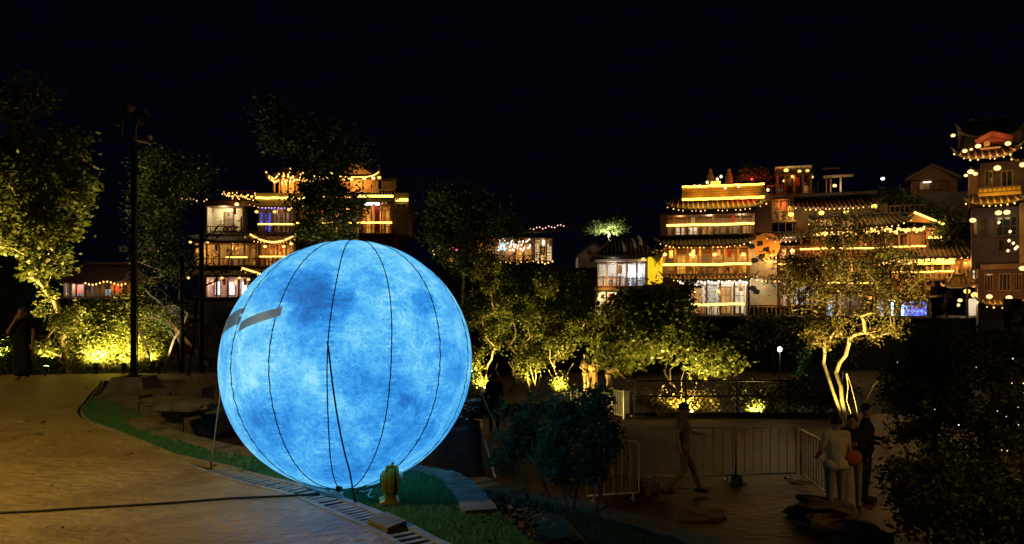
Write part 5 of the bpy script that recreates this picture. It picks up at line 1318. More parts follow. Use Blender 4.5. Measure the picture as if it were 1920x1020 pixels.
# gable front of the right pavilion
gx0, gx1, gxm = h.x(640), h.x(700), h.x(668); gz, gzt = h.z(660, 329), h.z(660, 306)
MB().vprism([(gx0, gz), (gx1, gz), (gxm, gzt)], -.95, -.8).build('gable_board', WOODL, h.root)
for k, (px, py) in enumerate(((645, 333), (655, 334), (660, 335), (700, 332), (711, 331), (683, 333))):
    lantern('glowing lantern under the gold roof pavilion, ' + ORD[k] + ' of six', h.world(px, py + 2, -.95), .28, LANTW if k % 2 else LANT, 30 if k == 1 else 0)
h.bulbs('bulb string looped over the left roof pavilion', h.swag(506, 562, 326, -2, 46, 2.6, 14, -.8, 4.), .085)
h.bulbs('bulb string across the tea house roof between the pavilions', h.swag(563, 625, 330, -4, 30, 2.2, 12, -.6, 3.), .085)
h.bulbs('orange bulb string on the rooftop above the white annex', h.swag(420, 478, 362, 3, 44, 5.4, 7, -.3, 2.), .06)
h.railing(420, 480, 357, 374, None, WOOD, .4)
h.pbox('roof_deck', WOOD, 380, 484, 376, 386, -.3, 4)
h.bulbs('dim bulb string left of the thin black pole', h.swag(340, 388, 372, 2, 9, 2.2, 3, -.3, 2.5), .06)
lantern('bright round lamp at the corner of the white annex roof', h.world(444, 383, -.6), .32, LANTW, 40)

# ---- low temple house far left
H2 = House('low_house', 'low tiled house glowing behind the left thicket', 185, 48, 0, base=.6)
h = H2
h.storey(118, 245, 530, 556, BROWNP, 1.4, 7, (COOLWIN, DIMWIN, None, WARMWIN), WOOD)
h.hip(h.x(182), 1.5, h.x(250) - h.x(114), 4.6, h.z(180, 531), h.z(180, 494) - h.z(180, 531), .7, .4, WOODM if False else TILE, .3)
h.light(140, 536, -.2, 70, (.8, .9, 1)); h.light(195, 512, -4.5, 260, (1, .5, .2)); h.light(215, 536, -.2, 40)
h.bulbs('small warm bulbs along the eave of the low left house', [h.world(160 + 75 * t, 531 + 3 * math.sin(t * 9), -1.0) for t in np.linspace(0, 1, 12)], .06)

# ---- distant low house in the middle
H3 = House('riverside_bar', 'distant low bar house with coloured lights right of the balloon', 940, 72, 0, base=5.4)
h = H3
h.storey(836, 1000, 448, 491, WOODM, 2, 9, (WARMWIN, AMBWIN, DIMWIN), WOODL); h.light(880, 456, .3, 90); h.light(930, 456, .3, 90); h.light(985, 456, .3, 70); h.eave(830, 1064, 424, 436, 1.2, 2.4, .5, dots=False)
h.storey(1001, 1037, 447, 490, CREAM, 1.2, 3, (CREAMWIN, GLASSD, GLASSD), WOODL); h.light(1018, 480, .2, 60, (1, .66, .2)); h.light(1015, 452, .1, 40, (1, .9, .6))
h.railing(836, 1000, 478, 492, None, WOODM, .5); h.railing(1001, 1036, 473, 490, None, WOODL, .3)
for nm, px0, px1, py0, py1, c, n in (('white', 932, 996, 448, 470, (.95, 1, .9), 46), ('cyan', 936, 950, 455, 468, (.1, .7, 1), 12), ('pink', 840, 872, 460, 478, (1, .12, .6), 20), ('amber', 812, 838, 428, 480, (1, .55, .15), 18)):
    m = emit(nm + '_fairy_light', c, 3, sample=False)
    h.bulbs(nm + ' fairy lights draped on the distant bar house', [h.world(h.rnd.uniform(px0, px1), h.rnd.uniform(py0, py1), -.6) for _ in range(n)], .075, m, False)
h.light(960, 460, -.4, 60, (.9, 1, .9)); h.light(858, 468, -.3, 30, (1, .2, .6))
h.bulbs('warm light string along the floor edge of the distant bar house', h.swag(900, 1036, 490, 0, 20, 4, 3, -.4, 2.), .08)
h.bulbs('faint pink bulbs along the roof line of the distant bar house', [h.world(995 + 62 * t, 428 + 2 * math.sin(t * 20) - 6 * t * t, -1.2) for t in np.linspace(0, 1, 12)], .06, emit('pink_bulb', (1, .5, .4), 2.5, sample=False))
h.pbox('chimney', GREYW, 1083, 1090, 423, 452, 3, 3.6)
h.light(1000, 430, -2, 14, (1, .7, .6))
H3b = House('gabled_cottage', 'dim grey gabled cottage on the dark far slope', 1110, 70, 0, base=5.0); h = H3b
gx0, gx1 = h.x(1084), h.x(1140); MB().vprism([(gx0, 0), (gx1, 0), (gx1, h.z(1110, 478)), (h.x(1113), h.z(1110, 457)), (gx0, h.z(1110, 478))], 0, 5).build('wall', WHITEP, h.root)
for s_, xa in ((-1, gx0), (1, gx1)):
    MB().bar((h.x(1113), -.3, h.z(1110, 455)), (xa + s_ * .3, -.3, h.z(1110, 479)), .25).build('verge', TILE, h.root)
    MB().add([(h.x(1113), -.3, h.z(1110, 454)), (xa + s_ * .4, -.3, h.z(1110, 480)), (xa + s_ * .4, 5.2, h.z(1110, 480)), (h.x(1113), 5.2, h.z(1110, 454))], [(0, 1, 2, 3)]).build('roof_slope', TILE, h.root)
h.light(1118, 462, -2.5, 5, (1, .8, .6))

# ---- white pavilion
H4 = House('white_pavilion', 'small two storey white lit pavilion left of the yellow sign', 1165, 52, -7, base=-1.0); h = H4
h.storey(1120, 1213, 493, 537, WHITEP, 1.6, 5, (CREAMWIN, GLASSD, None, GLASSD, COOLWIN), WHITEP, WHITEP); h.light(1150, 497, .2, 75, (1, .9, .75)); h.light(1195, 500, .4, 60, (.9, .95, 1))
h.box('lit_screen', emit('bright_screen', (.95, .98, 1), 3.), h.x(1177), h.x(1201), .9, 1.0, h.z(1190, 519.5), h.z(1190, 510))
h.railing(1120, 1213, 520.5, 537, None, WOODL, .22); h.light(1140, 528, -.5, 18)
h.box('eave_board', WHITEP, h.x(1116), h.x(1212), -.5, 1.8, h.z(1160, 490, -.5), h.z(1160, 486, -.5)); h.light(1150, 484, -1.2, 12, (1, .9, .8))
h.hip(h.x(1172), 2.2, h.x(1238) - h.x(1104), 6.5, h.z(1170, 484), h.z(1170, 447) - h.z(1170, 484), .45, .5)
h.box('floor_eave', noisemat('ochre_plaster', (0, 0, 0), (0, 0, 0)), h.x(1110), h.x(1180), -.7, .0, h.z(1140, 544, -.7), h.z(1140, 539, -.7)); h.light(1135, 536, -1.2, 20)
h.storey(1116, 1200, 547, 598, CREAM, 1.5, 4, (None, CREAMWIN, CREAMWIN, COOLWIN), WOODL, CREAM); h.light(1135, 553, .3, 110, (1, .85, .5)); h.light(1165, 553, .3, 70, (1, .88, .6))
h.railing(1116, 1200, 585, 600, None, WOODL, .35)
h.pbox('plinth_wall', GREYW, 1114, 1215, 601, 660, .1, 4)
for k, (px, py) in enumerate(((1191, 452), (1202, 446), (1171, 458))):
    o = MB(); x, z = h.xz(px, py); o.tube([(x, .2, z - .5), (x - .05, .2, z - .1), (x - .25, .2, z + .25)], [.12, .09, .03], 7); o.build('roof_finial', WHITEP, h.root, True)
lantern('flower shaped lamp on the corner post of the white pavilion', h.world(1206, 483, -.6), .2, LANTW, 10)

# ---- main galleried house
H5 = House('galleried_house', 'three storey galleried wooden house with yellow light bands', 1325, 54, -13, base=1.0); h = H5
h.box('core', BROWNP, h.x(1245), h.x(1408), 2.4, 8, 0, h.z(1325, 395))
h.storey(1238, 1417, 402, 440, WOODM, 1.8, 7, (DIMWIN, WARMWIN, CREAMWIN, DIMWIN, WARMWIN), WOODL, WOODL); h.light(1275, 410, .2, 60); h.light(1330, 408, .2, 70, (1, .7, .4)); h.light(1390, 408, .2, 80, (1, .8, .5))
h.railing(1250, 1417, 422.5, 441, LEDY, WOODL, .32, lr=.085, wave=.02)
h.pbox('end_panel', WOODL, 1238, 1252, 403, 440, -.1, .05)
h.box('eave_board', WOOD, h.x(1236), h.x(1420), -.7, 1.9, h.z(1325, 402, -.7), h.z(1325, 396, -.7))
h.eave(1258, 1430, 372, 391, 1.3, 1.4, .35, ends=WOODL, sp=.34)
# lit lattice parapet on the roof
x0, x1 = h.x(1279), h.x(1432); zb, zt = h.z(1355, 373), h.z(1355, 351)
par = h.box('parapet_panel', noisemat('gold_panel', (.4, .2, .03), (.55, .3, .06), 3, .6, .2), x0, x1, -.25, -.18, zb, zt)
mb = MB(); n = 44
for k in range(n): xx = x0 + (x1 - x0) * k / n; mb.box(xx, xx + .03, -.3, -.253, zb, zt)
for k in range(1, 5): zz = zb + (zt - zb) * k / 5; mb.box(x0, x1, -.296, -.254, zz - .02, zz + .02)
tag(mb.build('parapet_lattice', WOOD, par), kind='stuff')
for z_, r_ in ((zt + .06, .07), (zb - .02, .09)): MB().tube([(x0 + (x1 - x0) * t, -.42, z_ + .015 * math.sin(t * 40)) for t in np.linspace(0, 1, 24)], r_, 6).build('led_strip', emit('gold_led_strip', (1, .58, .05), 6), par, True)
h.light(1310, 364, -1.4, 90, (1, .55, .08)); h.light(1355, 362, -1.4, 90, (1, .55, .08)); h.light(1405, 360, -1.4, 90, (1, .55, .08))
# stepped horse head gable
def gable(h, px0, px1, ptop, pbot, y0, y1, mat, label=None):
    x0, x1 = h.x(px0), h.x(px1); zt, zb = h.z(px0, ptop), h.z(px0, pbot); w = x1 - x0
    pl = [(x0, zb), (x1, zb), (x1, zt - .5), (x0 + w * .8, zt - .45), (x0 + w * .62, zt), (x0 + w * .5, zt + .35), (x0 + w * .4, zt), (x0 + w * .15, zt - .6), (x0, zt - .9)]
    o = MB().vprism(pl, y0, y1).build('gable_wall', mat, h.root)
    mb = MB()
    for a, b in zip(pl[2:], pl[3:]): mb.bar((a[0], (y0 + y1) / 2, a[1] + .08), (b[0], (y0 + y1) / 2, b[1] + .08), y1 - y0 + .3, .14)
    mb.build('gable_coping', TILE, o)
gable(h, 1414, 1446, 362, 436, -.3, 5, noisemat('dark_gable_timber', (.07, .04, .025), (.13, .08, .05), 4, .7, .3, stretch=(6, 6, .6)))
h.eave(1234, 1410, 443, 460, 1.3, .6, .45, ends=WOODM, sp=.3)
h.storey(1243, 1408, 464, 519, WOODM, 1.8, 7, (WARMWIN, DIMWIN, AMBWIN, DIMWIN, WARMWIN), WOODL, WOODL)
for px in (1262, 1310, 1352, 1392): h.light(px, 474, .1, 70)
h.railing(1243, 1408, 497, 520, LEDY, WOODL, .3, lr=.09, wave=.02)
for k, px in enumerate((1246, 1296, 1340, 1394)): lantern(ORD[k] + ' yellow lantern from the left on the middle gallery of the galleried house', h.world(px, 477, -.3), .27, LANT, 25)
for k, px in enumerate((1258, 1293, 1308, 1338, 1362, 1386)):    # stools behind the railing
    x, zf = h.xz(px, 519, .5); MB().box(x - .2, x + .2, .4, .8, zf + .42, zf + .47).box(x - .18, x - .14, .45, .5, zf, zf + .42).box(x + .14, x + .18, .45, .5, zf, zf + .42).box(x - .2, x + .2, .78, .82, zf + .45, zf + .9).build('chair', WOODL, h.root)
h.eave(1248, 1412, 517, 524, 1.0, .4, .3, ends=WOODL, sp=.3)
h.storey(1274, 1403, 527, 590, WHITEP, 2.0, 5, (CREAMWIN, WARMWIN, None, WARMWIN, COOLWIN), WOODM, WOODM)
for px, w_ in ((1285, 90), (1325, 80), (1365, 80), (1395, 90)): h.light(px, 533, .2, w_, (1, .85, .6))
# fish scale mural panel
x0, x1 = h.x(1318), h.x(1352); zb, zt = h.z(1335, 570), h.z(1335, 530); mp = h.box('mural_panel', noisemat('slate_mural', (.2, .22, .28), (.34, .36, .42), 3, .6, .2), x0, x1, 1.86, 1.94, zb, zt)
sm = MB().lathe([(.16, 0), (.15, .03)], 8).mesh('mural_scale', noisemat('pale_scale', (.4, .42, .48), (.55, .57, .62), 5, .5, .1))
for j in range(6):
    for i in range(6): link('mural_scale', sm, mp, (x0 + .12 + (x1 - x0 - .24) * (i + .5 * (j % 2)) / 6, 1.85, zb + .15 + (zt - zb - .3) * j / 5), (R(80), 0, 0))
h.railing(1234, 1396, 572, 592, LEDY, WOODM, .3, lr=.09, wave=.03)
h.bulbs('white bulb string under the lowest gallery ceiling', [h.world(1276 + 124 * t, 529 + 2 * math.sin(t * 40), -.1) for t in np.linspace(0, 1, 20)], .09, emit('white_bulb', (.95, 1, .9), 2.4, sample=False))
lantern('left lantern beside the fish scale mural', h.world(1302, 546, .2), .24, LANTW, 20); lantern('right lantern beside the fish scale mural', h.world(1347, 546, .2), .24, LANTW, 20)
h.pbox('river_wall', noisemat('dark_river_wall', (.02, .02, .03), (.04, .04, .055), 2, .9, .5), 1240, 1400, 594, 665, -.3, 3)
# mural wall; its orange glow of light is painted on as a disc
h.pbox('mural_wall', CREAM, 1407, 1457, 448, 572, -.1, .3)
x, z = h.xz(1437, 461, -.12); MB().add([(x + .95 * math.cos(a), -.13, z + .95 * math.sin(a)) for a in np.linspace(0, 2 * math.pi, 32, endpoint=False)] + [(x, -.13, z)], [(i, (i + 1) % 32, 32) for i in range(32)]).build('glow_disc', noisemat('orange_glow_paint', (.7, .26, .03), (.8, .4, .06), 2, .8, .1), h.root)
lantern('lamp at the orange glow on the mural wall', h.world(1446, 478, -.5), .2, LANT, 90, c=(1, .5, .12))
h.light(1425, 530, -1.2, 60, (1, .75, .4)); h.light(1415, 470, -1.6, 25, (1, .7, .35))
rnd = random.Random(9)
for px, py in ((1425, 456), (1437, 468), (1412, 540), (1418, 547), (1410, 462), (1428, 480), (1415, 488)):
    x, z = h.xz(px, py, -.12); m = blob(np.random.default_rng(px), .22, .03, .18, 12, 8, .4); m.v = [(a + x, b - .12, c + z) for a, b, c in m.v]; m.build('painted_motif', BLKC, h.root)
# dining terrace
h.storey(1458, 1540, 527, 573, CREAM, 2.4, 4, (None, DIMWIN, None, COOLWIN), WOODM, WOODM); h.light(1475, 533, .4, 110, (1, .72, .5)); h.light(1515, 533, .4, 80, (1, .75, .5))
h.railing(1405, 1540, 574, 595, None, WOODL, .3); h.light(1450, 580, -.8, 16)
h.eave(1404, 1545, 512, 523, 1., 1.0, .3, ends=WOODM)
h.pbox('terrace_deck', WOODM, 1403, 1542, 596, 600, -.4, 2.4); h.pbox('terrace_wall', GREYW, 1403, 1542, 600, 660, 0, 2.4)
for k, px in enumerate((1470, 1490, 1512)):
    x, zf = h.xz(px, 595, .8); o = MB().lathe([(.3, .7), (.3, .74)], 12, (x, .8, zf)).tube([(x, .8, zf), (x, .8, zf + .7)], .04, 6).build('table', WOODL, h.root)
# yellow sign
def sign():
    a = h.world(1214, 470, -.2); b = h.world(1243, 533, -.2); w, hh = (b.x - a.x), a.z - b.z
    root = empty('banner_sign', (a.x, a.y, b.z), 0, 'tall yellow lit banner sign with red lettering', 'sign')
    MB().box(0, w, -.06, .06, .0, hh).build('light_box', emit('yellow_sign_glow', (1, .62, .015), 1.15, .35, .6), root)
    fr = MB()
    for x0_, x1_, z0_, z1_ in ((-.06, 0, -.06, hh + .06), (w, w + .06, -.06, hh + .06), (0, w, -.06, 0), (0, w, hh, hh + .06)): fr.box(x0_, x1_, -.09, .09, z0_, z1_)
    fr.build('frame', WOODL, root)
    RED = noisemat('red_lettering', (.35, .03, .01), (.45, .05, .02), 8, .7, 0)
    k = hh / 63.   # metres per photo pixel
    def st(*p, wd=.075):
        m = MB()
        for (x0_, y0_), (x1_, y1_) in zip(p, p[1:]): m.bar((x0_ * k, -.075, hh - y0_ * k), (x1_ * k, -.075, hh - y1_ * k), wd, .02)
        m.build('letter_stroke', RED, root)
    # framed character, then three brushed ones below, then the small column
    st((13.5, 17), (23, 17)); st((13.5, 17), (13.5, 30)); st((23, 17), (23, 28)); st((16.5, 19), (16.5, 25)); st((20, 19), (20, 25)); st((15, 22), (22, 21)); st((14, 31), (18, 29)); st((17, 27), (21, 26))
    st((19, 31), (22, 35)); st((15, 41), (20, 38), (22, 42)); st((16, 44), (19, 41)); st((21, 38), (24, 44), wd=.1); st((14, 48), (20, 46)); st((17, 45), (15, 52)); st((19, 49), (22, 47))
    st((15, 57), (13, 61)); st((18, 57), (23, 56)); st((20, 54), (17, 60)); st((12, 12), (22, 11), wd=.04); st((13, 8), (20, 8), wd=.04)
    for q in (40, 46, 51, 57): st((5, q - 1.3), (8, q - 1.3), wd=.05); st((5.5, q + 1), (7.5, q + 1.2), wd=.05)
    MB().bar((w * .5, 0, hh + .06), (w * .5, .0, hh + .5), .06).build('hanger', BLACK, root)
sign()
# roof top figures and red lit plants
for k, px in enumerate((1332, 1367)):
    x, z = h.xz(px, 346, 1.0); MB().lathe([(.28, z - .6), (.26, z), (.3, z + .3), (.24, z + .7), (.13, z + .95), (.16, z + 1.1), (.05, z + 1.28)], 10, (x, 1.0, 0)).build('roof_figure', noisemat('old_stone', (.14, .1, .06), (.24, .18, .1), 5, .8, .5), h.root, True)
x, z = h.xz(1342, 345); MB().box(x - .35, x + .35, -.1, .5, z - .2, z + .2).build('lit_planter', emit('gold_planter', (1, .6, .08), 1.5), h.root)
h.bulbs('white bulbs along the roof parapet of the galleried house', [h.world(px, py, -.4) for px, py in ((1312, 349), (1326, 342), (1345, 336), (1352, 331), (1302, 349), (1360, 352), (1385, 349), (1440, 356))], .11, emit('cream_bulb', (1, .68, .3), 2.6, sample=False))
c = h.world(1412, 346, 1.5)
plant('roof_bush', 'red lit bush on the roof of the galleried house', 'shrub', c, c + Vector((0, 0, .5)), [(tuple(c + Vector((-.5, 0, .75))), (.65, .5, .5)), (tuple(c + Vector((.9, 0, .8))), (.6, .5, .5))], 40, 1600, .2, (.18, .18, .15), LEAF, BARKD, 130, .015, .4, 3, .3)
lantern('red lamp in the bush on the galleried house roof', c + Vector((-.4, -.9, .25)), .14, emit('red_lamp', (1, .04, .03), 3), 190, c=(1, .02, .03))

# ---- cluster right of the galleried house
H6 = House('stepped_house', 'stepped wooden house with tiled roofs behind the spotlit tree', 1600, 52, -18, base=1.0); h = H6
h.storey(1456, 1523, 328, 363, WOODM, 1.6, 4, (DIMWIN, WARMWIN, None), WOODL); h.pbox('canopy', WHITEP, 1454, 1523, 311, 314, .4, 4)
for px in (1456, 1478, 1500, 1521): h.pbox('canopy_post', WOOD, px, px + 2, 314, 366, .5, .6)
for k, (px, py) in enumerate(((1474, 319), (1499, 321), (1486, 331), (1471, 339), (1514, 320), (1522, 332))): lantern(ORD[k] + ' lamp from the upper left under the pale rooftop canopy', h.world(px, py, .2), .2 if k else .26, LANT, 16 if k in (0, 2) else 0)
h.railing(1437, 1474, 347, 364, None, WOODM, .3)
h.pbox('pergola_beam', CREAM, 1544, 1600, 328, 332, .5, .7); h.pbox('pergola_beam', WOOD, 1542, 1576, 314, 316, .5, .7)
for px in (1548, 1556, 1575): h.pbox('pergola_post', CREAM if px == 1575 else WOODM, px, px + 3, 330, 362, .5, .65)
lantern('small lamp hanging in the rooftop pergola', h.world(1565, 348, .4), .22, LANTW, 22)
lantern('cold white lamp high in the dark right of the pergola', h.world(1655, 335, .4), .2, emit('cold_lamp', (.9, .93, 1), 4), 6, c=(.9, .95, 1))
h.pbox('terrace_slab', GREYW, 1440, 1645, 362, 367, .0, 6); h.storey(1447, 1489, 374, 413, BROWNP, 1.2, 3, (AMBWIN, DIMWIN, WARMWIN), WOODM); h.light(1462, 384, .1, 96); h.pbox('back_wall_far', BROWNP, 1489, 1665, 384, 450, 1.6, 6)
h.eave(1487, 1645, 372, 388, 1.3, 1.2, .3, ends=WOODM, sp=.3); h.light(1530, 400, -1.8, 80, (1, .6, .35)); h.light(1590, 402, -1.8, 64, (1, .6, .35))
for k, (px, py) in enumerate(((1483, 402), (1540, 399), (1587, 398), (1639, 387))): lantern(ORD[k] + ' greenish yellow lamp from the left below the highest tiled eave', h.world(px, py, -.3), .3, emit('green_yellow_lamp', (1, .78, .1), 1.7), 70 if k < 2 else 30, c=(1, .8, .2))
h.railing(1446, 1500, 414, 440, None, WOOD, .4)
h.eave(1445, 1500, 438, 450, 1.4, .8, .3, ends=WOODM, sp=.28); h.light(1470, 452, -1.9, 64, (1, .45, .3))
h.box('led_strip', emit('peach_led', (1, .7, .45), 4), h.x(1467), h.x(1497), -.6, -.52, h.z(1480, 448, -.6), h.z(1480, 445, -.6))
h.eave(1524, 1700, 404, 424, 1.5, 1.2, .4, ends=WOODM, sp=.28, led=None)
h.bulbs('bright bulb band below the long eave behind the spotlit tree', h.swag(1526, 1734, 437, -10, 92, 9, 3, -1.2, 1.8), .085, emit('gold_bulb', (1, .52, .11), 3.4, sample=False))
for px in (1560, 1610, 1660, 1710): h.light(px, 440, -.9, 45, (1, .52, .13))
h.storey(1500, 1735, 442, 480, WOODM, 1.5, 10, (WARMWIN, DIMWIN, AMBWIN), WOODL); 
h.eave(1500, 1750, 478, 492, 1.3, .6, .3, ends=WOODM)
h.storey(1542, 1668, 496, 545, WOOD, 1.5, 6, (DIMWIN, WARMWIN, None, DIMWIN), WOODM); h.light(1600, 505, .2, 80)
h.storey(1545, 1668, 552, 600, BROWNP, 1.6, 5, (COOLWIN, DIMWIN, WARMWIN, None), WOODM); h.light(1570, 560, .2, 64, (.8, .9, 1)); h.light(1640, 560, .2, 80)
h.railing(1545, 1668, 582, 600, None, WOODM, .35); h.pbox('base_wall', GREYW, 1540, 1760, 602, 670, .2, 3)
h.railing(1500, 1735, 466, 480, LED, WOODL, .34, lr=.06, wave=.03); h.railing(1542, 1668, 532, 546, LED, WOODM, .34, lr=.045, wave=.03)
h.storey(1459, 1545, 462, 512, WOODM, 1.4, 5, (AMBWIN, DIMWIN, WARMWIN), WOODL); h.light(1480, 470, .2, 96); h.light(1525, 470, .2, 96); h.railing(1459, 1545, 496, 512, LED, WOODL, .34, lr=.05, wave=.02)
h.railing(1668, 1735, 384, 400, None, WOODM, .3)
# gabled bay with the sloping light strip
gx0, gx1, gxm = h.x(1684), h.x(1764), h.x(1709); gz = h.z(1720, 425)
MB().vprism([(gx0, h.z(1700, 416)), (h.x(1752), h.z(1750, 420)), (gxm, h.z(1709, 401))], -.6, -.5).build('gable_board', WOODL, h.root)
MB().add([(gxm, -.8, h.z(1709, 398)), (gx1, -.8, h.z(1761, 422)), (gx1, 3, h.z(1761, 422)), (gxm, 3, h.z(1709, 398)), (gxm, -.8, h.z(1709, 396)), (gx1, -.8, h.z(1761, 420)), (gx1, 3, h.z(1761, 420)), (gxm, 3, h.z(1709, 396))], [(0, 1, 2, 3), (7, 6, 5, 4), (0, 4, 5, 1), (1, 5, 6, 2), (2, 6, 7, 3)]).build('roof_slope', TILE, h.root)
MB().tube([(gxm + (gx1 - gxm) * t, -.88, h.z(1709, 401) + (h.z(1761, 423.5) - h.z(1709, 401)) * t) for t in np.linspace(0, 1, 14)], .075, 6).build('led_strip', LED, h.root, True)
h.pbox('bay_wall', WOODL, 1738, 1761, 426, 447, -.4, 1.2); h.pbox('bay_side', WOODM, 1700, 1738, 426, 462, .2, 1.2)
h.box('led_strip', LED, h.x(1738), h.x(1762), -.55, -.42, h.z(1750, 448), h.z(1750, 445)); h.light(1750, 436, -1.4, 96, (1, .5, .15))
h.pbox('bay_post', WOODL, 1738, 1741, 447, 470, -.3, -.2)

H7 = House('corner_restaurant', 'wooden corner restaurant with a blue screen and glowing eave', 1745, 50, -24, base=1.0); h = H7
h.eave(1690, 1834, 455, 482, 1.6, 1.4, .45, ends=WOODM, sp=.27)
MB().tube([(h.x(1718, -1.2) + (h.x(1790, -1.2) - h.x(1718, -1.2)) * t, -1.2, h.z(1750, 493, -1.2)) for t in np.linspace(0, 1, 10)], .11, 6).build('led_strip', emit('gold_led_strip', (1, .58, .05), 6), h.root, True)
h.bulbs('dense glowing bulb band under the corner restaurant eave', h.swag(1650, 1788, 489, -3, 72, 6, 4, -1.2, 2.2), .09, emit('gold_bulb', (1, .52, .11), 3.4, sample=False))
for px in (1700, 1740, 1780): h.light(px, 500, -.6, 60, (1, .6, .15))
h.storey(1672, 1788, 497, 522, WOODM, 1.4, 6, (WARMWIN, AMBWIN, DIMWIN), WOODL)
h.storey(1788, 1836, 487, 524, WOODL, 1.0, 3, (AMBWIN, WARMWIN, CREAMWIN), WOODL); h.light(1812, 493, .2, 112)
h.railing(1672, 1788, 511, 523, LED, WOODL, .34, lr=.05, wave=.02)
h.storey(1672, 1752, 525, 549, WOODM, 1.2, 5, (DIMWIN, WARMWIN, DIMWIN), WOODL); h.light(1700, 530, -.3, 72)
h.eave(1660, 1758, 550, 561, 1., .6, .3, ends=WOOD)
h.box('peach_lintel', emit('peach_led', (1, .7, .45), 4), h.x(1671), h.x(1728), -.55, -.5, h.z(1700, 563), h.z(1700, 561.5))
h.pbox('room_wall', BROWNP, 1668, 1752, 563, 604, 1.6, 1.8)
sx0, sx1 = h.x(1690, .8), h.x(1737, .8); sz0, sz1 = h.z(1713, 599, .8), h.z(1713, 566, .8)
def screen_mat():
    m, n, l, b = nt('blue_stage_screen'); tc = n.new('ShaderNodeTexCoord'); vo = n.new('ShaderNodeTexVoronoi'); vo.inputs['Scale'].default_value = 3.2; l.new(tc.outputs['Object'], vo.inputs['Vector'])
    nz = n.new('ShaderNodeTexNoise'); nz.inputs['Scale'].default_value = 3; nz.inputs['Detail'].default_value = 5; l.new(tc.outputs['Object'], nz.inputs['Vector'])
    mx = n.new('ShaderNodeMath'); mx.operation = 'MULTIPLY'; l.new(vo.outputs['Distance'], mx.inputs[0]); l.new(nz.outputs['Fac'], mx.inputs[1])
    r = ramp(n, [(0, (.5, .8, 1)), (.1, (.08, .3, 1)), (.22, (.0, .05, .9)), (.4, (.0, .01, .35))]); l.new(mx.outputs[0], r.inputs[0]); l.new(r.outputs[0], b.inputs['Emission Color']); b.inputs['Emission Strength'].default_value = 1.6
    return m
scr = MB().box(sx0, sx1, .8, .9, sz0, sz1).build('blue_screen', screen_mat(), h.root); MB().box(sx0 - .06, sx1 + .06, .905, .96, sz0 - .06, sz1 + .06).build('screen_frame', BLACK, scr)
for px in (1671, 1690): h.box('light_tube', emit('ice_tube', (.45, .75, 1), 4), h.x(px), h.x(px) + .14, -.1, .04, h.z(px, 602), h.z(px, 567))
h.pbox('counter', WOODL, 1669, 1750, 609, 634, -.4, .2); h.pbox('counter_top', WHITEP, 1668, 1751, 606, 609, -.5, .3); h.light(1710, 604, -1.2, 48, (1, .6, .35))
h.pbox('speaker_box', GREYC if False else WHITEP, 1733, 1747, 599, 606, -.3, .1)
# small pagoda porch
h.hip(h.x(1792), -1.2, h.x(1820) - h.x(1764), 2.2, h.z(1792, 538), h.z(1792, 520) - h.z(1792, 538), .4, .4, WOODL, .25, None, 'porch_roof')
for px in (1772, 1812): h.pbox('porch_post', WOOD, px, px + 4, 540, 600, -1.6, -1.45)
h.pbox('porch_wall', WHITEP, 1812, 1838, 560, 600, .4, .6); h.light(1825, 566, -.8, 64, (1, .85, .6))
for k, (px, py, r_) in enumerate(((1813, 546, .3), (1828, 553, .34), (1800, 563, .22), (1796, 572, .2))): lantern(ORD[k] + ' glowing lantern hung at the small porch roof of the corner restaurant', h.world(px, py, -1.3), r_, LANT if k < 2 else LANTW, 25 if k < 2 else 0)
# upright sign stack
def signs():
    for nm, lab, px0, px1, py0, py1, m, st in (('box_sign', 'small yellow box sign above the turquoise box sign', 1838, 1851, 495, 516, emit('yellow_sign_box', (1, .72, .05), 2.2), ((2, 7, 11, 7), (2, 13, 11, 13))),
                                      ('box_sign', 'turquoise lit box sign with a dark character', 1841, 1857, 521, 546, emit('turquoise_sign', (.35, 1, .8), 1.6), ((8, 4, 8, 21), (3, 8, 13, 8), (3, 14, 13, 14), (3, 8, 3, 14), (13, 8, 13, 14))),
                                      ('shop_screen', 'glaring white blue shop display below the box signs', 1838, 1859, 572, 603, emit('ice_display', (.55, .85, 1), 2.6, .5, 2), ())):
        a = h.world(px0, py0, -1); b = h.world(px1, py1, -1); root = empty(nm, (a.x, a.y, b.z), 0, lab, 'sign'); w, hh = b.x - a.x, a.z - b.z; k = w / (px1 - px0)
        MB().box(0, w, 0, .18, 0, hh).build('light_box', m, root)
        fr = MB()
        for x0_, x1_, z0_, z1_ in ((-.05, 0, -.05, hh + .05), (w, w + .05, -.05, hh + .05), (0, w, -.05, 0), (0, w, hh, hh + .05)): fr.box(x0_, x1_, -.02, .2, z0_, z1_)
        fr.build('frame', BLACK, root)
        for x0_, y0_, x1_, y1_ in st: MB().bar((x0_ * k, -.02, hh - y0_ * k), (x1_ * k, -.02, hh - y1_ * k), .05, .03).build('letter_stroke', BLACK, root)
    h.box('sign_post', emit('ice_tube', (.45, .75, 1), 4), h.x(1838, -1) - .06, h.x(1838, -1) - .0, -1.1, -1.0, h.z(1838, 572, -1), h.z(1838, 546, -1))
signs()
h.light(1850, 588, -2.2, 64, (.7, .9, 1)); h.light(1865, 560, -1.4, 96, (1, .65, .2))

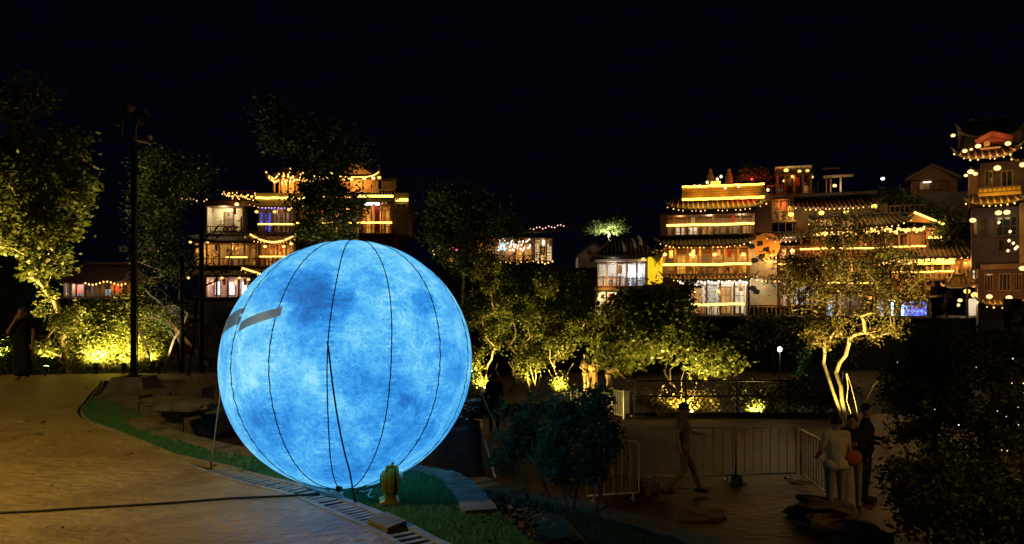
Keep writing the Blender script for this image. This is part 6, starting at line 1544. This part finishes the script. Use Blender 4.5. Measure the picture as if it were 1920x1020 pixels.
# ---- far right tower
H8 = House('timber_tower', 'tall timber tower house with three tiled eaves at the right edge', 1865, 46, -31, base=.6); h = H8
h.pbox('body', PURPW, 1822, 1990, 386, 500, 0, 6); h.pbox('lower_body', WOOD, 1834, 1990, 502, 640, -.2, 6)
h.pbox('upper_body', PURPW, 1838, 1980, 300, 386, .8, 5); h.pbox('upper_wing', WOODM, 1818, 1838, 318, 386, 1.2, 5)
h.eave(1797, 1905, 276, 294, 1.6, 1.6, .5, ends=WOODL, sp=.36, single=True)
h.eave(1905, 2000, 284, 302, 1.4, 1.4, .4, ends=WOODM, sp=.36)
h.eave(1820, 1912, 366, 381, 1.3, 1.0, .2, ends=noisemat('gold_panel', (0, 0, 0), (0, 0, 0)), sp=.33, single=True)
h.pbox('yellow_balcony_board', noisemat('gold_panel', (0, 0, 0), (0, 0, 0)), 1834, 1915, 352, 366, -.5, -.4); h.light(1860, 362, -2.0, 60, (1, .66, .06)); h.light(1895, 360, -2.0, 50, (1, .66, .06))
h.railing(1834, 1915, 350, 360, None, WOOD, .25, y=-.55)
# top roof with red gable
h.hip(h.x(1860), 3.0, h.x(1925) - h.x(1798), 5.6, h.z(1860, 252, .2), h.z(1860, 226, 3) - h.z(1860, 252, .2), .62, .6, TILE, .3)
RG = noisemat('faded_red_board', (.2, .04, .02), (.3, .075, .035), 4, .6, .2); ax, az = h.xz(1860, 251, -.6); bx, bz_ = h.xz(1829, 268, -.6); cx_, cz_ = h.xz(1899, 260, -.6)
for (p, q) in (((ax, az), (bx, bz_)), ((ax, az), (cx_, cz_))): MB().bar((p[0], -.6, p[1]), (q[0], -.6, q[1]), .5, .28).build('gable_verge', RG, h.root)
MB().vprism([(bx + .3, bz_), (cx_ - .3, bz_ - .05), (ax, az - .1)], -.45, .5).build('gable_board', RG, h.root); h.pbox('gable_window', WOODL, 1845, 1856, 264, 274, -.55, -.4); h.pbox('gable_sill', WOODL, 1838, 1876, 276, 279, -.7, -.4)
h.light(1862, 262, -2.2, 34, (1, .42, .2)); h.light(1830, 250, -1.8, 24, (1, .6, .25)); h.light(1835, 287, -2.4, 80, (1, .55, .18)); h.light(1880, 285, -2.4, 70, (1, .55, .18))  # last two: lights without fixtures, added to make eave tile ends glow
for k, (px, py, r_) in enumerate(((1787, 254, .2), (1809, 283, .22), (1821, 280, .14), (1834, 274, .25), (1890, 269, .25), (1820, 322, .27), (1829, 326, .2), (1870, 315, .3), (1918, 309, .28), (1811, 329, .17))):
    lantern((ORD + ['tenth'])[k] + ' cream lantern of the ten on the upper tower, counted from the top left', h.world(px, py, -1.5), r_, LANTW, 30 if k in (5, 7) else 0)
for px0, px1, py0, py1 in ((1846, 1862, 318, 350), (1876, 1900, 318, 352)):
    a, zb = h.xz(px0, py1, .8); b, zt = h.xz(px1, py0, .8); h.window(a, b, zb, zt, .8, WOODM, GLASSD, 'door', 2, 1)
for px0, px1, py0, py1 in ((1838, 1853, 408, 444), (1867, 1908, 404, 444), (1870, 1908, 447, 474)):
    a, zb = h.xz(px0, py1); b, zt = h.xz(px1, py0); h.window(a, b, zb, zt, 0, WOOD, GLASSD, 'window', 3, 2)
for k, (px, py) in enumerate(((1872, 399), (1888, 398), (1824, 413))): lantern(('left twin', 'right twin', 'single corner')[k] + ' lantern on the purple timber wall of the tower', h.world(px, py, -.6), .28, emit('green_cream_lantern', (1, .76, .26), 1.8), 12, c=(1, .85, .4))
h.pbox('corner_post', WOODL, 1912, 1922, 380, 500, -.3, -.05); h.pbox('corner_board', WOODM, 1826, 1832, 410, 440, -.2, -.01)
h.pbox('lower_beam', WOODM, 1838, 1990, 494, 503, -.4, -.2)
for px0, px1 in ((1872, 1896), (1845, 1862), (1900, 1916)):
    a, zb = h.xz(px0, 546, -.2); b, zt = h.xz(px1, 512, -.2); h.window(a, b, zb, zt, -.2, WOODM, GLASSD, 'lattice_door', 3, 1)
h.light(1860, 505, -1.8, 34, (1, .55, .2)); h.light(1890, 470, -6, 16, (.7, .5, .95))
for k, (px, py, r_) in enumerate(((1917, 503, .27), (1855, 556, .26), (1892, 558, .27))): lantern(ORD[k] + ' cream lantern along the lowest storey of the tower', h.world(px, py, -1.2), r_, LANTW, 20)
h.bulbs('small bright bulbs over the dark window of the tower', [h.world(px, py, -.4) for px, py in ((1892, 451), (1900, 456), (1904, 466), (1890, 470), (1873, 417), (1894, 434), (1907, 463))], .09, emit('cream_bulb', (1, .68, .3), 2.6, sample=False))
h.pbox('base_wall', GREYW, 1834, 1990, 600, 680, -.5, 4)
h.eave(1842, 1925, 558, 572, 1.6, 1.0, .3, ends=noisemat('gold_panel', (0, 0, 0), (0, 0, 0)))
# ---- cottage left of the tower
H9 = House('hill_cottage', 'dark gabled cottage on the slope left of the tower', 1748, 56, -27, base=8); h = H9
h.pbox('wall', WOODM, 1708, 1795, 336, 362, .3, 4)
for (qa, qb, w_) in (((1748, 309), (1697, 337), 0), ((1748, 309), (1802, 331), 1)):
    a = h.xz(*qa); b = h.xz(*qb); MB().add([(a[0], -.6, a[1]), (b[0], -.6, b[1]), (b[0], 4.5, b[1]), (a[0], 4.5, a[1]), (a[0], -.6, a[1] - .22), (b[0], -.6, b[1] - .22), (b[0], 4.5, b[1] - .22), (a[0], 4.5, a[1] - .22)], [(0, 1, 2, 3), (7, 6, 5, 4), (0, 4, 5, 1), (1, 5, 6, 2)]).build('roof_slope', noisemat('weathered_shingle', (.12, .08, .05), (.2, .14, .09), 4, .8, .4), h.root)
a = h.xz(1748, 312); b = h.xz(1705, 337); c_ = h.xz(1793, 337); MB().vprism([b, c_, a], -.1, .1).build('gable_board', WOODM, h.root)
for px0, px1 in ((1722, 1746), (1750, 1778)):
    x0, zb = h.xz(px0, 358, .3); x1, zt = h.xz(px1, 338, .3); h.window(x0, x1, zb, zt, .3, WOOD, DIMWIN if px0 < 1740 else WOODM, 'shutter', 2, 1)
h.box('slot_light', emit('peach_led', (1, .7, .45), 4), h.x(1731), h.x(1746), .1, .16, h.z(1738, 342), h.z(1738, 340)); h.light(1755, 350, -4.5, 50, (1, .6, .3)); h.light(1720, 330, -4, 30, (1, .6, .3))
h.pbox('terrace', GREYW, 1695, 1815, 362, 420, -.4, 4)
plant('dark_tree', 'dark tree mass growing between the stepped house and hill cottage', 'tree', (P(1680, 440, 54).x, 54.5, 5), P(1680, 400, 54.5), [BL(1665, 380, 54, 40, 26, 1.5), BL(1710, 400, 54, 40, 20, 1.5), BL(1770, 430, 50, 16, 40, 1.)], 60, 5000, .3, (.5, .5, .35), LEAFD, BARKD, 140, .03)
